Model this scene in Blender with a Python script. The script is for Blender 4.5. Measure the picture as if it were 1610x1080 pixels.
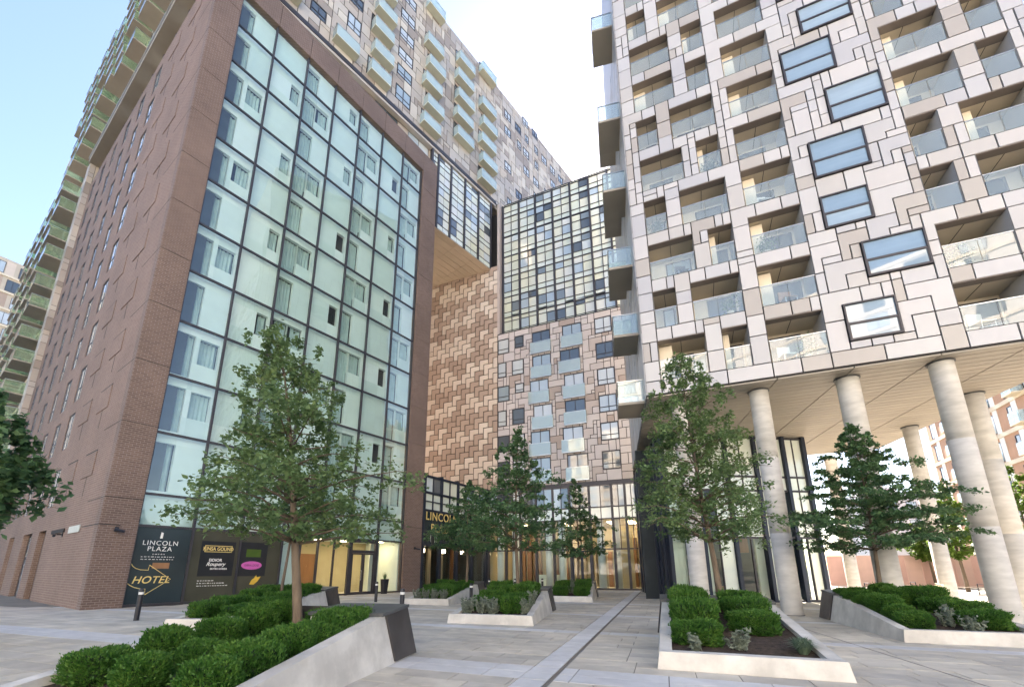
import bpy, bmesh, math, random
import numpy as np
from mathutils import Vector, Matrix
R = math.radians
for o in list(bpy.data.objects): bpy.data.objects.remove(o)
sc = bpy.context.scene
col = sc.collection
# ------------------------------------------------------------------ camera, sky, sun, exposure
cam_d = bpy.data.cameras.new('camera'); cam = bpy.data.objects.new('camera', cam_d); col.objects.link(cam)
cam.location = (0, 0, 1.6); cam.rotation_euler = (R(90) + 0.24645, 0, 0)
cam_d.sensor_width = 36; cam_d.lens = 685.64 / 1610 * 36
cam_d.shift_x = (805 - 783.85) / 1610; cam_d.shift_y = (721.75 - 540) / 1610
cam_d.clip_start = 0.1; cam_d.clip_end = 4000
sc.camera = cam
SUN_DIR = Vector((0.35, 0.937, 0)).normalized(); SUN_EL = R(38)
wd = bpy.data.worlds.new('World'); sc.world = wd; wd.use_nodes = True
wn = wd.node_tree.nodes; bg = wn['Background']
sky = wn.new('ShaderNodeTexSky'); sky.sky_type = 'NISHITA'; sky.sun_disc = False
sky.sun_elevation = SUN_EL; sky.sun_rotation = math.atan2(SUN_DIR.x, SUN_DIR.y)
sky.air_density = 1.0; sky.dust_density = .7; sky.ozone_density = 3.0
wd.node_tree.links.new(sky.outputs[0], bg.inputs[0]); bg.inputs[1].default_value = 0.06
sd = bpy.data.lights.new('sun', 'SUN'); sun = bpy.data.objects.new('sun', sd); col.objects.link(sun)
sd.energy = 5.0; sd.angle = R(0.6); sd.color = (1, .94, .85)
to_sun = Vector((SUN_DIR.x * math.cos(SUN_EL), SUN_DIR.y * math.cos(SUN_EL), math.sin(SUN_EL)))
sun.rotation_euler = to_sun.to_track_quat('Z', 'Y').to_euler(); sun.location = to_sun * 120
vs = sc.view_settings; vs.view_transform = 'Standard'; vs.look = 'None'; vs.gamma = 1; vs.use_curve_mapping = False
vs.exposure = 3.02
vs.use_white_balance = True; vs.white_balance_temperature = 7200; vs.white_balance_tint = 15
cy = sc.cycles; cy.max_bounces = 6; cy.diffuse_bounces = 3; cy.glossy_bounces = 3; cy.transmission_bounces = 4; cy.transparent_max_bounces = 10; cy.caustics_reflective = False; cy.caustics_refractive = False
# ------------------------------------------------------------------ helpers
MW = {}
def place(o, parent, M):
    MW[o] = M
    if parent is not None:
        o.parent = parent; o.matrix_parent_inverse = Matrix.Identity(4)
        o.matrix_basis = MW[parent].inverted() @ M
    else:
        o.matrix_basis = M
    return o
def tag(o, label=None, cat=None, group=None, kind=None):
    if label: o['label'] = label
    if cat: o['category'] = cat
    if group: o['group'] = group
    if kind: o['kind'] = kind
    return o
def thing(name, label, cat, loc=(0, 0, 0), group=None, rz=0):
    o = bpy.data.objects.new(name, None); o.empty_display_size = .3; col.objects.link(o)
    place(o, None, Matrix.Translation(loc) @ Matrix.Rotation(rz, 4, 'Z'))
    return tag(o, label, cat, group)
class Fr:
    """wall frame: x runs to the right seen from outside, y goes into the wall, z up"""
    def __init__(s, o, ang, z=0):
        s.o = Vector((o[0], o[1], z)); s.a = ang; s.M = Matrix.Translation(s.o) @ Matrix.Rotation(ang, 4, 'Z')
    def p(s, x, y, z): return s.M @ Vector((x, y, z))
W0 = Fr((0, 0), 0)
def newmesh(name, v, f, mats, mi=None, smooth=False):
    me = bpy.data.meshes.new(name); me.from_pydata(v, [], f)
    for m in (mats if isinstance(mats, (list, tuple)) else [mats]): me.materials.append(m)
    if mi: me.polygons.foreach_set('material_index', mi)
    if smooth: me.polygons.foreach_set('use_smooth', [True] * len(f))
    me.update(); return me
def obj(name, me, parent, M):
    o = bpy.data.objects.new(name, me); col.objects.link(o); return place(o, parent, M)
class MB:
    def __init__(s): s.v = []; s.f = []; s.m = []
    def add(s, v, f, m=0):
        n = len(s.v); s.v += [tuple(a) for a in v]; s.f += [tuple(i + n for i in q) for q in f]; s.m += [m] * len(f); return s
    def box(s, x0, x1, y0, y1, z0, z1, m=0):
        return s.add([(x0,y0,z0),(x1,y0,z0),(x1,y1,z0),(x0,y1,z0),(x0,y0,z1),(x1,y0,z1),(x1,y1,z1),(x0,y1,z1)],
                     [(0,3,2,1),(4,5,6,7),(0,1,5,4),(1,2,6,5),(2,3,7,6),(3,0,4,7)], m)
    def quad(s, a, b, c, d, m=0): return s.add([a, b, c, d], [(0,1,2,3)], m)
    def prism_xz(s, pts, y0, y1, m=0, back=True):      # outline in x,z (counter-clockwise seen from outside)
        n = len(pts); v = [(x, y0, z) for x, z in pts] + [(x, y1, z) for x, z in pts]
        f = [tuple(range(n))] + [(i, i + n, (i + 1) % n + n, (i + 1) % n) for i in range(n)]
        if back: f.append(tuple(range(2 * n - 1, n - 1, -1)))
        return s.add(v, f, m)
    def prism(s, pts, z0, z1, m=0):                    # outline in x,y (counter-clockwise from above)
        n = len(pts); v = [(x, y, z0) for x, y in pts] + [(x, y, z1) for x, y in pts]
        f = [tuple(range(n - 1, -1, -1)), tuple(range(n, 2 * n))] + [(i, (i + 1) % n, (i + 1) % n + n, i + n) for i in range(n)]
        return s.add(v, f, m)
    def tube(s, path, rad, n=8, m=0):
        P = [Vector(p) for p in path]; rings = []
        for i, p in enumerate(P):
            t = (P[min(i + 1, len(P) - 1)] - P[max(i - 1, 0)]).normalized()
            a = t.orthogonal().normalized() if i == 0 else (a - t * a.dot(t)).normalized()
            b = t.cross(a); r = rad[i] if isinstance(rad, (list, tuple)) else rad
            rings.append([p + (a * math.cos(2*math.pi*k/n) + b * math.sin(2*math.pi*k/n)) * r for k in range(n)])
        v = [q for r in rings for q in r]; f = []
        for i in range(len(P) - 1):
            for k in range(n): f.append((i*n+k, i*n+(k+1)%n, (i+1)*n+(k+1)%n, (i+1)*n+k))
        f.append(tuple(range(n - 1, -1, -1))); f.append(tuple(range((len(P)-1)*n, len(P)*n)))
        return s.add(v, f, m)
    def build(s, name, mats, parent=None, fr=W0, smooth=False):
        return obj(name, newmesh(name, s.v, s.f, mats, s.m if isinstance(mats, (list, tuple)) else None, smooth), parent, fr.M)
CACHE = {}
def bx(name, fr, x0, x1, y0, y1, z0, z1, mat, parent):
    k = ('b', round(x1-x0, 3), round(y1-y0, 3), round(z1-z0, 3), mat.name)
    if k not in CACHE:
        b = MB()
        if mat.name.endswith('_glass'): b.quad((0,0,0),(x1-x0,0,0),(x1-x0,0,z1-z0),(0,0,z1-z0))   # see-through pane: one sheet
        else: b.box(0, x1-x0, 0, y1-y0, 0, z1-z0)
        CACHE[k] = newmesh(name, b.v, b.f, mat)
    return obj(name, CACHE[k], parent, fr.M @ Matrix.Translation((x0, y0, z0)))
def ringbox(b, x0, x1, y0, y1, z0, z1, t, m=0):        # window frame of four bars
    b.box(x0, x0+t, y0, y1, z0, z1, m); b.box(x1-t, x1, y0, y1, z0, z1, m)
    b.box(x0+t, x1-t, y0, y1, z0, z0+t, m); b.box(x0+t, x1-t, y0, y1, z1-t, z1, m)
# ------------------------------------------------------------------ materials
def mnew(name):
    m = bpy.data.materials.new(name); m.use_nodes = True; n = m.node_tree.nodes; n.clear()
    out = n.new('ShaderNodeOutputMaterial'); return m, n, m.node_tree.links, out
def rnd_node(n, l):
    oi = n.new('ShaderNodeObjectInfo'); ge = n.new('ShaderNodeNewGeometry'); ad = n.new('ShaderNodeMath'); ad.operation = 'ADD'
    l.new(oi.outputs['Random'], ad.inputs[0]); l.new(ge.outputs['Random Per Island'], ad.inputs[1])
    fr = n.new('ShaderNodeMath'); fr.operation = 'FRACT'; l.new(ad.outputs[0], fr.inputs[0]); return fr.outputs[0]
def noise(n, l, scale, detail=4, coord='Object', stretch=None):
    tc = n.new('ShaderNodeTexCoord'); nz = n.new('ShaderNodeTexNoise'); nz.inputs['Scale'].default_value = scale; nz.inputs['Detail'].default_value = detail
    if stretch:
        mp = n.new('ShaderNodeMapping'); mp.inputs['Scale'].default_value = stretch
        l.new(tc.outputs[coord], mp.inputs[0]); l.new(mp.outputs[0], nz.inputs['Vector'])
    else: l.new(tc.outputs[coord], nz.inputs['Vector'])
    return nz.outputs['Fac']
def pm(name, cols, rough=.6, metal=0, var=.12, scale=2.0, bump=0, spec=.4, stretch=None, coat=0, ramp='CONSTANT', bscale=None, stain=0, sscale=.5):
    m, n, l, out = mnew(name); bs = n.new('ShaderNodeBsdfPrincipled'); l.new(bs.outputs[0], out.inputs[0])
    bs.inputs['Roughness'].default_value = rough; bs.inputs['Metallic'].default_value = metal
    bs.inputs['Specular IOR Level'].default_value = spec; bs.inputs['Coat Weight'].default_value = coat
    if isinstance(cols[0], (int, float)): cols = [cols]
    if len(cols) > 1:
        r = n.new('ShaderNodeValToRGB'); r.color_ramp.interpolation = ramp
        e = r.color_ramp.elements
        while len(e) < len(cols): e.new(.5)
        for i, c in enumerate(cols): e[i].position = i / len(cols); e[i].color = (*c, 1)
        l.new(rnd_node(n, l), r.inputs[0]); base = r.outputs[0]
    else:
        rg = n.new('ShaderNodeRGB'); rg.outputs[0].default_value = (*cols[0], 1); base = rg.outputs[0]
    if var:
        nf = noise(n, l, scale, 5, 'Object', stretch)
        mr = n.new('ShaderNodeMapRange'); mr.inputs[1].default_value = .3; mr.inputs[2].default_value = .7
        mr.inputs[3].default_value = 1 - var; mr.inputs[4].default_value = 1 + var; l.new(nf, mr.inputs[0])
        mx = n.new('ShaderNodeVectorMath'); mx.operation = 'SCALE'; l.new(base, mx.inputs[0]); l.new(mr.outputs[0], mx.inputs['Scale'])
        base = mx.outputs[0]
    if stain:      # dirt and wear that runs on from piece to piece
        ge = n.new('ShaderNodeNewGeometry'); s1 = n.new('ShaderNodeTexNoise'); s1.inputs['Scale'].default_value = sscale; s1.inputs['Detail'].default_value = 7; s1.inputs['Roughness'].default_value = .65; l.new(ge.outputs['Position'], s1.inputs['Vector'])
        m2 = n.new('ShaderNodeMapRange'); m2.inputs[1].default_value = .42; m2.inputs[2].default_value = .62; m2.inputs[3].default_value = 1 - stain; m2.inputs[4].default_value = 1.04; l.new(s1.outputs['Fac'], m2.inputs[0])
        x2 = n.new('ShaderNodeVectorMath'); x2.operation = 'SCALE'; l.new(base, x2.inputs[0]); l.new(m2.outputs[0], x2.inputs['Scale']); base = x2.outputs[0]
    l.new(base, bs.inputs['Base Color'])
    if bump:
        bn = noise(n, l, bscale or scale * 8, 6); bp = n.new('ShaderNodeBump'); bp.inputs['Strength'].default_value = bump; bp.inputs['Distance'].default_value = .02
        l.new(bn, bp.inputs['Height']); l.new(bp.outputs[0], bs.inputs['Normal'])
    return m
def glass(name, tint=(.85, .93, .9), base=.07, ior=1.5, rough=0.0, milk=None, milkfac=0):
    m, n, l, out = mnew(name); tr = n.new('ShaderNodeBsdfTransparent'); tr.inputs[0].default_value = (*tint, 1)
    gl = n.new('ShaderNodeBsdfGlossy'); gl.inputs['Roughness'].default_value = rough
    # Schlick reflectance, the same from both sides of the pane
    lw_ = n.new('ShaderNodeLayerWeight'); lw_.inputs[0].default_value = .5; pw_ = n.new('ShaderNodeMath'); pw_.operation = 'POWER'; pw_.inputs[1].default_value = 4.0; l.new(lw_.outputs['Facing'], pw_.inputs[0])
    ad = n.new('ShaderNodeMath'); ad.operation = 'MULTIPLY_ADD'; ad.use_clamp = True; ad.inputs[1].default_value = .8; ad.inputs[2].default_value = base; l.new(pw_.outputs[0], ad.inputs[0])
    mx = n.new('ShaderNodeMixShader'); l.new(ad.outputs[0], mx.inputs[0]); l.new(gl.outputs[0], mx.inputs[2])
    if milk:
        df = n.new('ShaderNodeBsdfDiffuse'); df.inputs[0].default_value = (*milk, 1); m2 = n.new('ShaderNodeMixShader'); m2.inputs[0].default_value = milkfac
        l.new(tr.outputs[0], m2.inputs[1]); l.new(df.outputs[0], m2.inputs[2]); l.new(m2.outputs[0], mx.inputs[1])
    else: l.new(tr.outputs[0], mx.inputs[1])
    l.new(mx.outputs[0], out.inputs[0])
    # faint waviness of real panes, different on every pane
    tc = n.new('ShaderNodeTexCoord'); oi = n.new('ShaderNodeObjectInfo'); va = n.new('ShaderNodeVectorMath'); va.operation = 'ADD'
    l.new(tc.outputs['Object'], va.inputs[0]); sc_ = n.new('ShaderNodeVectorMath'); sc_.operation = 'SCALE'; sc_.inputs['Scale'].default_value = 40
    cb = n.new('ShaderNodeCombineXYZ'); l.new(oi.outputs['Random'], cb.inputs[0]); l.new(oi.outputs['Random'], cb.inputs[1]); l.new(cb.outputs[0], sc_.inputs[0]); l.new(sc_.outputs[0], va.inputs[1])
    nz = n.new('ShaderNodeTexNoise'); nz.inputs['Scale'].default_value = .7; nz.inputs['Detail'].default_value = 0; l.new(va.outputs[0], nz.inputs['Vector'])
    bp = n.new('ShaderNodeBump'); bp.inputs['Strength'].default_value = .12; bp.inputs['Distance'].default_value = .05; l.new(nz.outputs['Fac'], bp.inputs['Height']); l.new(bp.outputs[0], gl.inputs['Normal'])
    return m
def brickmat(name, c1, c2, mortar, bw=.26, bh=.095):
    m, n, l, out = mnew(name); bs = n.new('ShaderNodeBsdfPrincipled'); l.new(bs.outputs[0], out.inputs[0]); bs.inputs['Roughness'].default_value = .75
    tc = n.new('ShaderNodeTexCoord'); sp = n.new('ShaderNodeSeparateXYZ'); l.new(tc.outputs['Object'], sp.inputs[0])
    ad = n.new('ShaderNodeMath'); ad.operation = 'ADD'; l.new(sp.outputs[0], ad.inputs[0]); l.new(sp.outputs[1], ad.inputs[1])
    cb = n.new('ShaderNodeCombineXYZ'); l.new(ad.outputs[0], cb.inputs[0]); l.new(sp.outputs[2], cb.inputs[1])
    bt = n.new('ShaderNodeTexBrick'); bt.inputs['Scale'].default_value = 1; bt.inputs['Brick Width'].default_value = bw; bt.inputs['Row Height'].default_value = bh
    bt.inputs['Mortar Size'].default_value = .011; bt.inputs['Mortar Smooth'].default_value = .3; bt.inputs['Bias'].default_value = 0
    bt.inputs['Color1'].default_value = (*c1, 1); bt.inputs['Color2'].default_value = (*c2, 1); bt.inputs['Mortar'].default_value = (*mortar, 1)
    l.new(cb.outputs[0], bt.inputs['Vector'])
    nf = noise(n, l, .35, 4); mr = n.new('ShaderNodeMapRange'); mr.inputs[1].default_value = .3; mr.inputs[2].default_value = .7; mr.inputs[3].default_value = .86; mr.inputs[4].default_value = 1.14; l.new(nf, mr.inputs[0])
    mx = n.new('ShaderNodeVectorMath'); mx.operation = 'SCALE'; l.new(bt.outputs[0], mx.inputs[0]); l.new(mr.outputs[0], mx.inputs['Scale']); l.new(mx.outputs[0], bs.inputs['Base Color'])
    bp = n.new('ShaderNodeBump'); bp.invert = True; bp.inputs['Strength'].default_value = .6; bp.inputs['Distance'].default_value = .012; l.new(bt.outputs['Fac'], bp.inputs['Height']); l.new(bp.outputs[0], bs.inputs['Normal'])
    return m
def leafmat(name, c1, c2, c3):
    m, n, l, out = mnew(name); r = n.new('ShaderNodeValToRGB'); e = r.color_ramp.elements; e.new(.5)
    for i, c in enumerate((c1, c2, c3)): e[i].position = i * .5; e[i].color = (*c, 1)
    ge = n.new('ShaderNodeNewGeometry'); nf = noise(n, l, 1.3, 2); mx = n.new('ShaderNodeMath'); mx.operation = 'MULTIPLY_ADD'
    mx.inputs[1].default_value = .55; l.new(ge.outputs['Random Per Island'], mx.inputs[0])
    m3 = n.new('ShaderNodeMath'); m3.operation = 'MULTIPLY_ADD'; m3.inputs[1].default_value = 1.2; m3.inputs[2].default_value = -.38; l.new(nf, m3.inputs[0]); l.new(m3.outputs[0], mx.inputs[2]); l.new(mx.outputs[0], r.inputs[0])
    bs = n.new('ShaderNodeBsdfPrincipled'); bs.inputs['Roughness'].default_value = .5; bs.inputs['Specular IOR Level'].default_value = .3; l.new(r.outputs[0], bs.inputs['Base Color'])
    tl = n.new('ShaderNodeBsdfTranslucent'); l.new(r.outputs[0], tl.inputs[0])
    ms = n.new('ShaderNodeMixShader'); ms.inputs[0].default_value = .38; l.new(bs.outputs[0], ms.inputs[1]); l.new(tl.outputs[0], ms.inputs[2]); l.new(ms.outputs[0], out.inputs[0])
    return m
def emit(name, c, s):
    m, n, l, out = mnew(name); em = n.new('ShaderNodeEmission'); em.inputs[0].default_value = (*c, 1); em.inputs[1].default_value = s; l.new(em.outputs[0], out.inputs[0]); return m
M = {}
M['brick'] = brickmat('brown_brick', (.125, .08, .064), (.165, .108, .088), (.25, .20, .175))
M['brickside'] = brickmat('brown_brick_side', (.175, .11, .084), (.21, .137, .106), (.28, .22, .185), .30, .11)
M['dark'] = pm('dark_frame_metal', (.052, .050, .058), .45, .3, .1, 4)
M['navy'] = pm('navy_metal', (.022, .03, .05), .4, .3, .12, 1.5)
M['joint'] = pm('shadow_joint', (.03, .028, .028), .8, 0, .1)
M['mint'] = pm('white_glass_backing', [(.72, .79, .77), (.78, .83, .81), (.68, .77, .74), (.80, .84, .83), (.74, .80, .76), (.66, .74, .72)], .5, 0, .08, .5)
M['hotelglass'] = glass('hotel_glass', (.84, .955, .93), .14, 1.55)
M['clear'] = glass('clear_glass', (.82, .9, .88), .05, 1.5)
M['lobbyglass'] = glass('lobby_glass', (.85, .92, .9), .05, 1.45)
M['balglass'] = glass('balustrade_glass', (.80, .90, .93), .10, 1.55, 0, (.55, .68, .76), .28)
M['juliet'] = glass('frosted_balustrade_glass', (.75, .9, .9), .10, 1.55, .02, (.62, .74, .74), .5)
M['greenglass'] = glass('green_balustrade_glass', (.80, .93, .80), .12, 1.5, 0, (.52, .66, .48), .22)
M['pane'] = pm('window_pane', [(.42, .5, .56), (.10, .12, .14), (.50, .56, .6), (.30, .38, .43), (.06, .075, .085), (.55, .6, .62)], .04, 0, .1, .5, 0, 1.0, None, .6)
M['sidepane'] = pm('side_window_pane', [(.60, .63, .64), (.66, .68, .68), (.5, .55, .58)], .03, 0, .1, .5, 0, 1.0, None, .7)  # pale base colour stands in for white reflections on the side windows
M['towerwin'] = pm('tower_window_pane', [(.22, .31, .40), (.27, .36, .44), (.20, .29, .38)], .03, 0, .15, .8, 0, 1.0, (.4, 1, 2.5), .7)
M['cwpane'] = pm('curtain_wall_pane', [(.72, .75, .60), (.74, .76, .64), (.66, .71, .60), (.72, .75, .71), (.09, .11, .125), (.68, .73, .66), (.42, .53, .62), (.72, .74, .62), (.62, .70, .72), (.20, .25, .28)], .04, 0, .06, .5, 0, .9, None, .6)
M['spandrel'] = pm('pale_spandrel_pane', [(.70, .78, .70), (.72, .79, .74), (.68, .76, .69)], .08, 0, .05, .5, 0, .9, None, .5)
M['tower'] = pm('tower_cladding', [(.445, .445, .46), (.405, .405, .422), (.465, .457, .466), (.42, .425, .452), (.37, .35, .335), (.46, .455, .47), (.415, .405, .405), (.385, .39, .42), (.44, .432, .44), (.35, .328, .315), (.45, .45, .46)], .36, .0, .04, 1.2, .03, .5, (1, 1, .3))
M['upper'] = pm('beige_cladding', [(.48, .415, .345), (.35, .295, .25), (.53, .475, .41), (.42, .37, .325), (.56, .515, .45), (.30, .255, .22), (.47, .43, .39), (.40, .36, .33)], .45, 0, .05, 1.2, .03)
M['centre'] = pm('taupe_cladding', [(.53, .48, .465), (.39, .32, .285), (.56, .51, .495), (.50, .45, .44), (.57, .525, .515), (.53, .495, .50), (.46, .40, .375), (.55, .51, .51)], .45, 0, .05, 1.2, .03)
M['herrL'] = pm('pale_herringbone', [(.62, .53, .45), (.66, .58, .50), (.59, .50, .42)], .5, 0, .05, 1.0, .03)
M['herrD'] = pm('brown_herringbone', [(.40, .305, .245), (.44, .34, .275), (.37, .28, .225)], .5, 0, .05, 1.0, .03)
M['balslab'] = pm('pale_balcony_slab', (.47, .49, .41), .6, 0, .06, 1)
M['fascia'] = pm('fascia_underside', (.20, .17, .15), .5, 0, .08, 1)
M['cream'] = pm('cream_soffit', (.70, .61, .47), .7, 0, .06, 1)
M['creamwall'] = pm('cream_render', (.70, .62, .49), .7, 0, .06, 1)
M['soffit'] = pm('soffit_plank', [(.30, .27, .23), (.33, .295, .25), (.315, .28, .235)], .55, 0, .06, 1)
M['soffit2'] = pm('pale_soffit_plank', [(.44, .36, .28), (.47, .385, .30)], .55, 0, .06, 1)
M['concrete'] = pm('cast_concrete', (.60, .575, .53), .75, 0, .12, 1.6, .15, .3, stain=.18, sscale=1.4)
M['colconc'] = pm('column_concrete', (.50, .485, .455), .7, 0, .14, 1.8, .12, .3, (1, 1, 3))
M['capmetal'] = pm('dark_bench_metal', (.075, .068, .07), .42, .4, .25, 2.5, .05)
M['cap'] = pm('dark_stone_cap', (.075, .08, .085), .5, 0, .12, 3, .05)
M['soil'] = pm('bark_mulch', (.06, .042, .032), .95, 0, .5, 14, .8)
M['slab'] = pm('paving_slab', [(.57, .52, .435), (.60, .55, .46), (.50, .46, .395), (.58, .525, .435), (.53, .49, .425), (.62, .565, .47)], .75, 0, .12, 2.2, .12, .35, stain=.2)
M['band'] = pm('granite_band', [(.60, .595, .585), (.63, .62, .61), (.57, .565, .56)], .7, 0, .08, 3, .08, .35, stain=.12)
M['ground'] = pm('plaza_ground', (.21, .195, .17), .85, 0, .12, .6, .1)
M['bark'] = pm('tree_bark', (.15, .115, .085), .9, 0, .3, 9, .6, .2, (1, 1, .3))
M['leaf'] = leafmat('tree_leaf', (.075, .135, .055), (.135, .22, .088), (.22, .305, .125))
M['leafdark'] = leafmat('dark_tree_leaf', (.05, .118, .054), (.09, .18, .078), (.148, .24, .10))
M['leaflight'] = leafmat('yellow_green_leaf', (.06, .12, .02), (.10, .18, .03), (.16, .24, .05))  # yellower green leaf tones
M['hedge'] = leafmat('hedge_leaf', (.03, .095, .02), (.06, .17, .03), (.16, .29, .055))
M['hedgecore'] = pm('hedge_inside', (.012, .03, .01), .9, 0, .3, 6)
M['silver'] = leafmat('silver_leaf', (.16, .20, .15), (.24, .28, .22), (.33, .37, .30))
M['grass'] = leafmat('blue_grass', (.10, .16, .11), (.15, .22, .15), (.20, .28, .19))
M['black'] = pm('black_paint', (.018, .02, .028), .35, 0, .1, 5)
M['white'] = pm('white_paint', (.75, .75, .73), .5, 0, .04, 5)
M['gold'] = pm('gold_lettering', (.78, .60, .22), .4, .15, .06, 5)
M['banner'] = pm('dark_vinyl', (.017, .03, .037), .25, 0, .2, .8, 0, .5)
M['banner2'] = pm('olive_vinyl', (.055, .055, .038), .25, 0, .25, .6, 0, .5)
M['poster'] = pm('poster_vinyl', (.014, .017, .022), .25, 0, .15, 2)
M['pink'] = pm('pink_vinyl', (.62, .13, .42), .4, 0, .06, 4)
M['yellow'] = pm('yellow_vinyl', (.72, .45, .06), .4, 0, .1, 8)
M['wood'] = pm('timber_panel', [(.22, .105, .05), (.28, .14, .065), (.16, .08, .04), (.34, .28, .2)], .5, 0, .2, 3, 0, .4, (1, 1, .15))
M['lobbywall'] = pm('lobby_wall', (.46, .39, .25), .7, 0, .06, 1)
M['curtain'] = pm('grey_curtain', (.42, .52, .51), .85, 0, .1, 2)
M['room'] = pm('dark_room', (.05, .06, .065), .8, 0, .2, 1)
M['lamp'] = emit('warm_ceiling_light', (1, .80, .52), 3.4)
M['rail'] = pm('steel_rail', (.5, .52, .53), .3, .8, .05, 5)
M['bgbrick'] = pm('orange_brick', [(.42, .25, .165), (.46, .28, .19)], .8, 0, .1, 1)
M['bgpale'] = pm('pale_render', (.52, .46, .38), .8, 0, .06, 1)
M['bgwhite'] = pm('pale_bounce_facing', (.66, .63, .58), .8, 0, .06, 1)  # wall of the unseen opposite block, kept pale to bounce more sunlight
M['hoard'] = pm('pink_hoarding', [(.62, .40, .36), (.66, .46, .41), (.60, .42, .40)], .7, 0, .08, 1)
M['asphalt'] = pm('asphalt', (.06, .06, .06), .9, 0, .2, 2)
# ------------------------------------------------------------------ wall frames (metres, found from the photograph's perspective)
d = Vector((.58255, .81279)); nn = Vector((-.81279, .58255)); w = Vector((.9126, -.4087)).normalized(); u = Vector((.648, .7615)).normalized(); v = Vector((.25, .968)).normalized()
A = Vector((-15.968, 19.454)); C = A - d * 1.334; T = Vector((6.293, 17.297)); Pc = Vector((9.8, 36.2)); Q = Vector((-.96, 41.02))
ang = lambda q: math.atan2(q.y, q.x)
HF = Fr(A, ang(d)); HS = Fr(C, ang(-nn)); CF = Fr(Pc, ang(w)); UF = Fr(Q, ang(u)); TF = Fr(T, ang(w)); TL = Fr(T, ang(-v))
# ------------------------------------------------------------------ puzzle cladding
def outline(cells):
    cs = set(cells); E = {}
    for (x, z) in cs:
        if (x, z-1) not in cs: E.setdefault((x, z), []).append((x+1, z))
        if (x+1, z) not in cs: E.setdefault((x+1, z), []).append((x+1, z+1))
        if (x, z+1) not in cs: E.setdefault((x+1, z+1), []).append((x, z+1))
        if (x-1, z) not in cs: E.setdefault((x, z+1), []).append((x, z))
    st = min(E); p = [st]; cur = st
    while True:
        nx = E[cur].pop(0); 
        if nx == st: break
        p.append(nx); cur = nx
    q = []
    for i in range(len(p)):
        a, b, c = p[i-1], p[i], p[(i+1) % len(p)]
        if (b[0]-a[0])*(c[1]-b[1]) - (b[1]-a[1])*(c[0]-b[0]): q.append(b)
    return q
def inset(p, cx, cz, g):
    r = []
    for i in range(len(p)):
        a, b, c = p[i-1], p[i], p[(i+1) % len(p)]
        d1 = (np.sign(b[0]-a[0]), np.sign(b[1]-a[1])); d2 = (np.sign(c[0]-b[0]), np.sign(c[1]-b[1]))
        r.append((b[0]*cx - (d1[1]+d2[1])*g, b[1]*cz + (d1[0]+d2[0])*g))
    return r
SHAPES = []
def _rect(a, b): return [(i, j) for i in range(a) for j in range(b)]
for a, b, wt in ((2,2,5),(3,2,6),(2,3,6),(4,2,4),(2,4,3),(3,3,3),(1,2,2),(2,1,2),(1,3,2),(5,2,2),(4,3,2)): SHAPES.append((_rect(a, b), wt))
Ls = [c for c in _rect(4, 4) if not (c[0] >= 2 and c[1] < 2)]; SHAPES.append((Ls, 9))
Ls = [c for c in _rect(4, 4) if not (c[0] < 2 and c[1] < 2)]; SHAPES.append((Ls, 4))
Ls = [c for c in _rect(3, 4) if not (c[0] >= 1 and c[1] < 2)]; SHAPES.append((Ls, 7))
Ls = [c for c in _rect(3, 3) if not (c[0] >= 2 and c[1] < 1)]; SHAPES.append((Ls, 7))
def tile(nx, nz, blocked, rng, maxlen=99):
    free = {(i, j) for i in range(nx) for j in range(nz)} - blocked; out = []
    for j in range(nz):
        for i in range(nx):
            if (i, j) not in free: continue
            opts = []
            for cells, wt in SHAPES:
                z0 = min(c[1] for c in cells if c[0] == 0); x0 = min(c[0] for c in cells if c[1] == 0)
                pl = [(i + c[0] - x0, j + c[1]) for c in cells]
                if all(c in free for c in pl): opts.append((pl, wt))
            if opts:
                pl = rng.choices([o[0] for o in opts], [o[1]*len(o[0])**.7 for o in opts])[0]
            else: pl = [(i, j)]
            free -= set(pl); out.append(pl)
    # join orphan cells to a neighbour that stays a plain shape
    return out
def clad(name, parent, fr, pieces, s0, z0, cx, cz, mat, rng, gap=.022, th=.05, y=0.0, limit=300, key=None, matf=None):
    """each panel its own object up to the limit (nearest first), the rest one joined part"""
    items = []
    for pl in pieces:
        mx = min(c[0] for c in pl); mz = min(c[1] for c in pl)
        norm = tuple(sorted((c[0]-mx, c[1]-mz) for c in pl)); items.append((norm, s0 + mx*cx, z0 + mz*cz))
    items.sort(key=key or (lambda t: (fr.p(t[1], 0, t[2]) - cam.location).length))
    rest = MB()
    for k, (norm, x, z) in enumerate(items):
        mt = matf(x, z) if matf else mat
        pts = inset(outline(norm), cx, cz, gap/2); dy = y + rng.choice((0, 0, .006, .012, -.006))
        if k < limit:
            ck = ('p', norm, cx, cz, th, mt.name)
            if ck not in CACHE:
                b = MB().prism_xz(pts, 0, th, 0, False); CACHE[ck] = newmesh(name, b.v, b.f, mt)
            obj(name, CACHE[ck], parent, fr.M @ Matrix.Translation((x, dy, z)))
        else:
            rest.prism_xz([(a + x, b + z) for a, b in pts], dy, dy + th, 0, False)
    if rest.v: tag(rest.build(name, mat, parent, fr), kind='stuff')
def substrate(name, parent, fr, nx, nz, blocked, s0, z0, cx, cz, y, mat):
    b = MB()
    for j in range(nz):
        i = 0
        while i < nx:
            if (i, j) in blocked: i += 1; continue
            k = i
            while k < nx and (k, j) not in blocked: k += 1
            b.quad((s0+i*cx, y, z0+j*cz), (s0+k*cx, y, z0+j*cz), (s0+k*cx, y, z0+(j+1)*cz), (s0+i*cx, y, z0+(j+1)*cz)); i = k
    b.build(name, mat, parent, fr)
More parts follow.
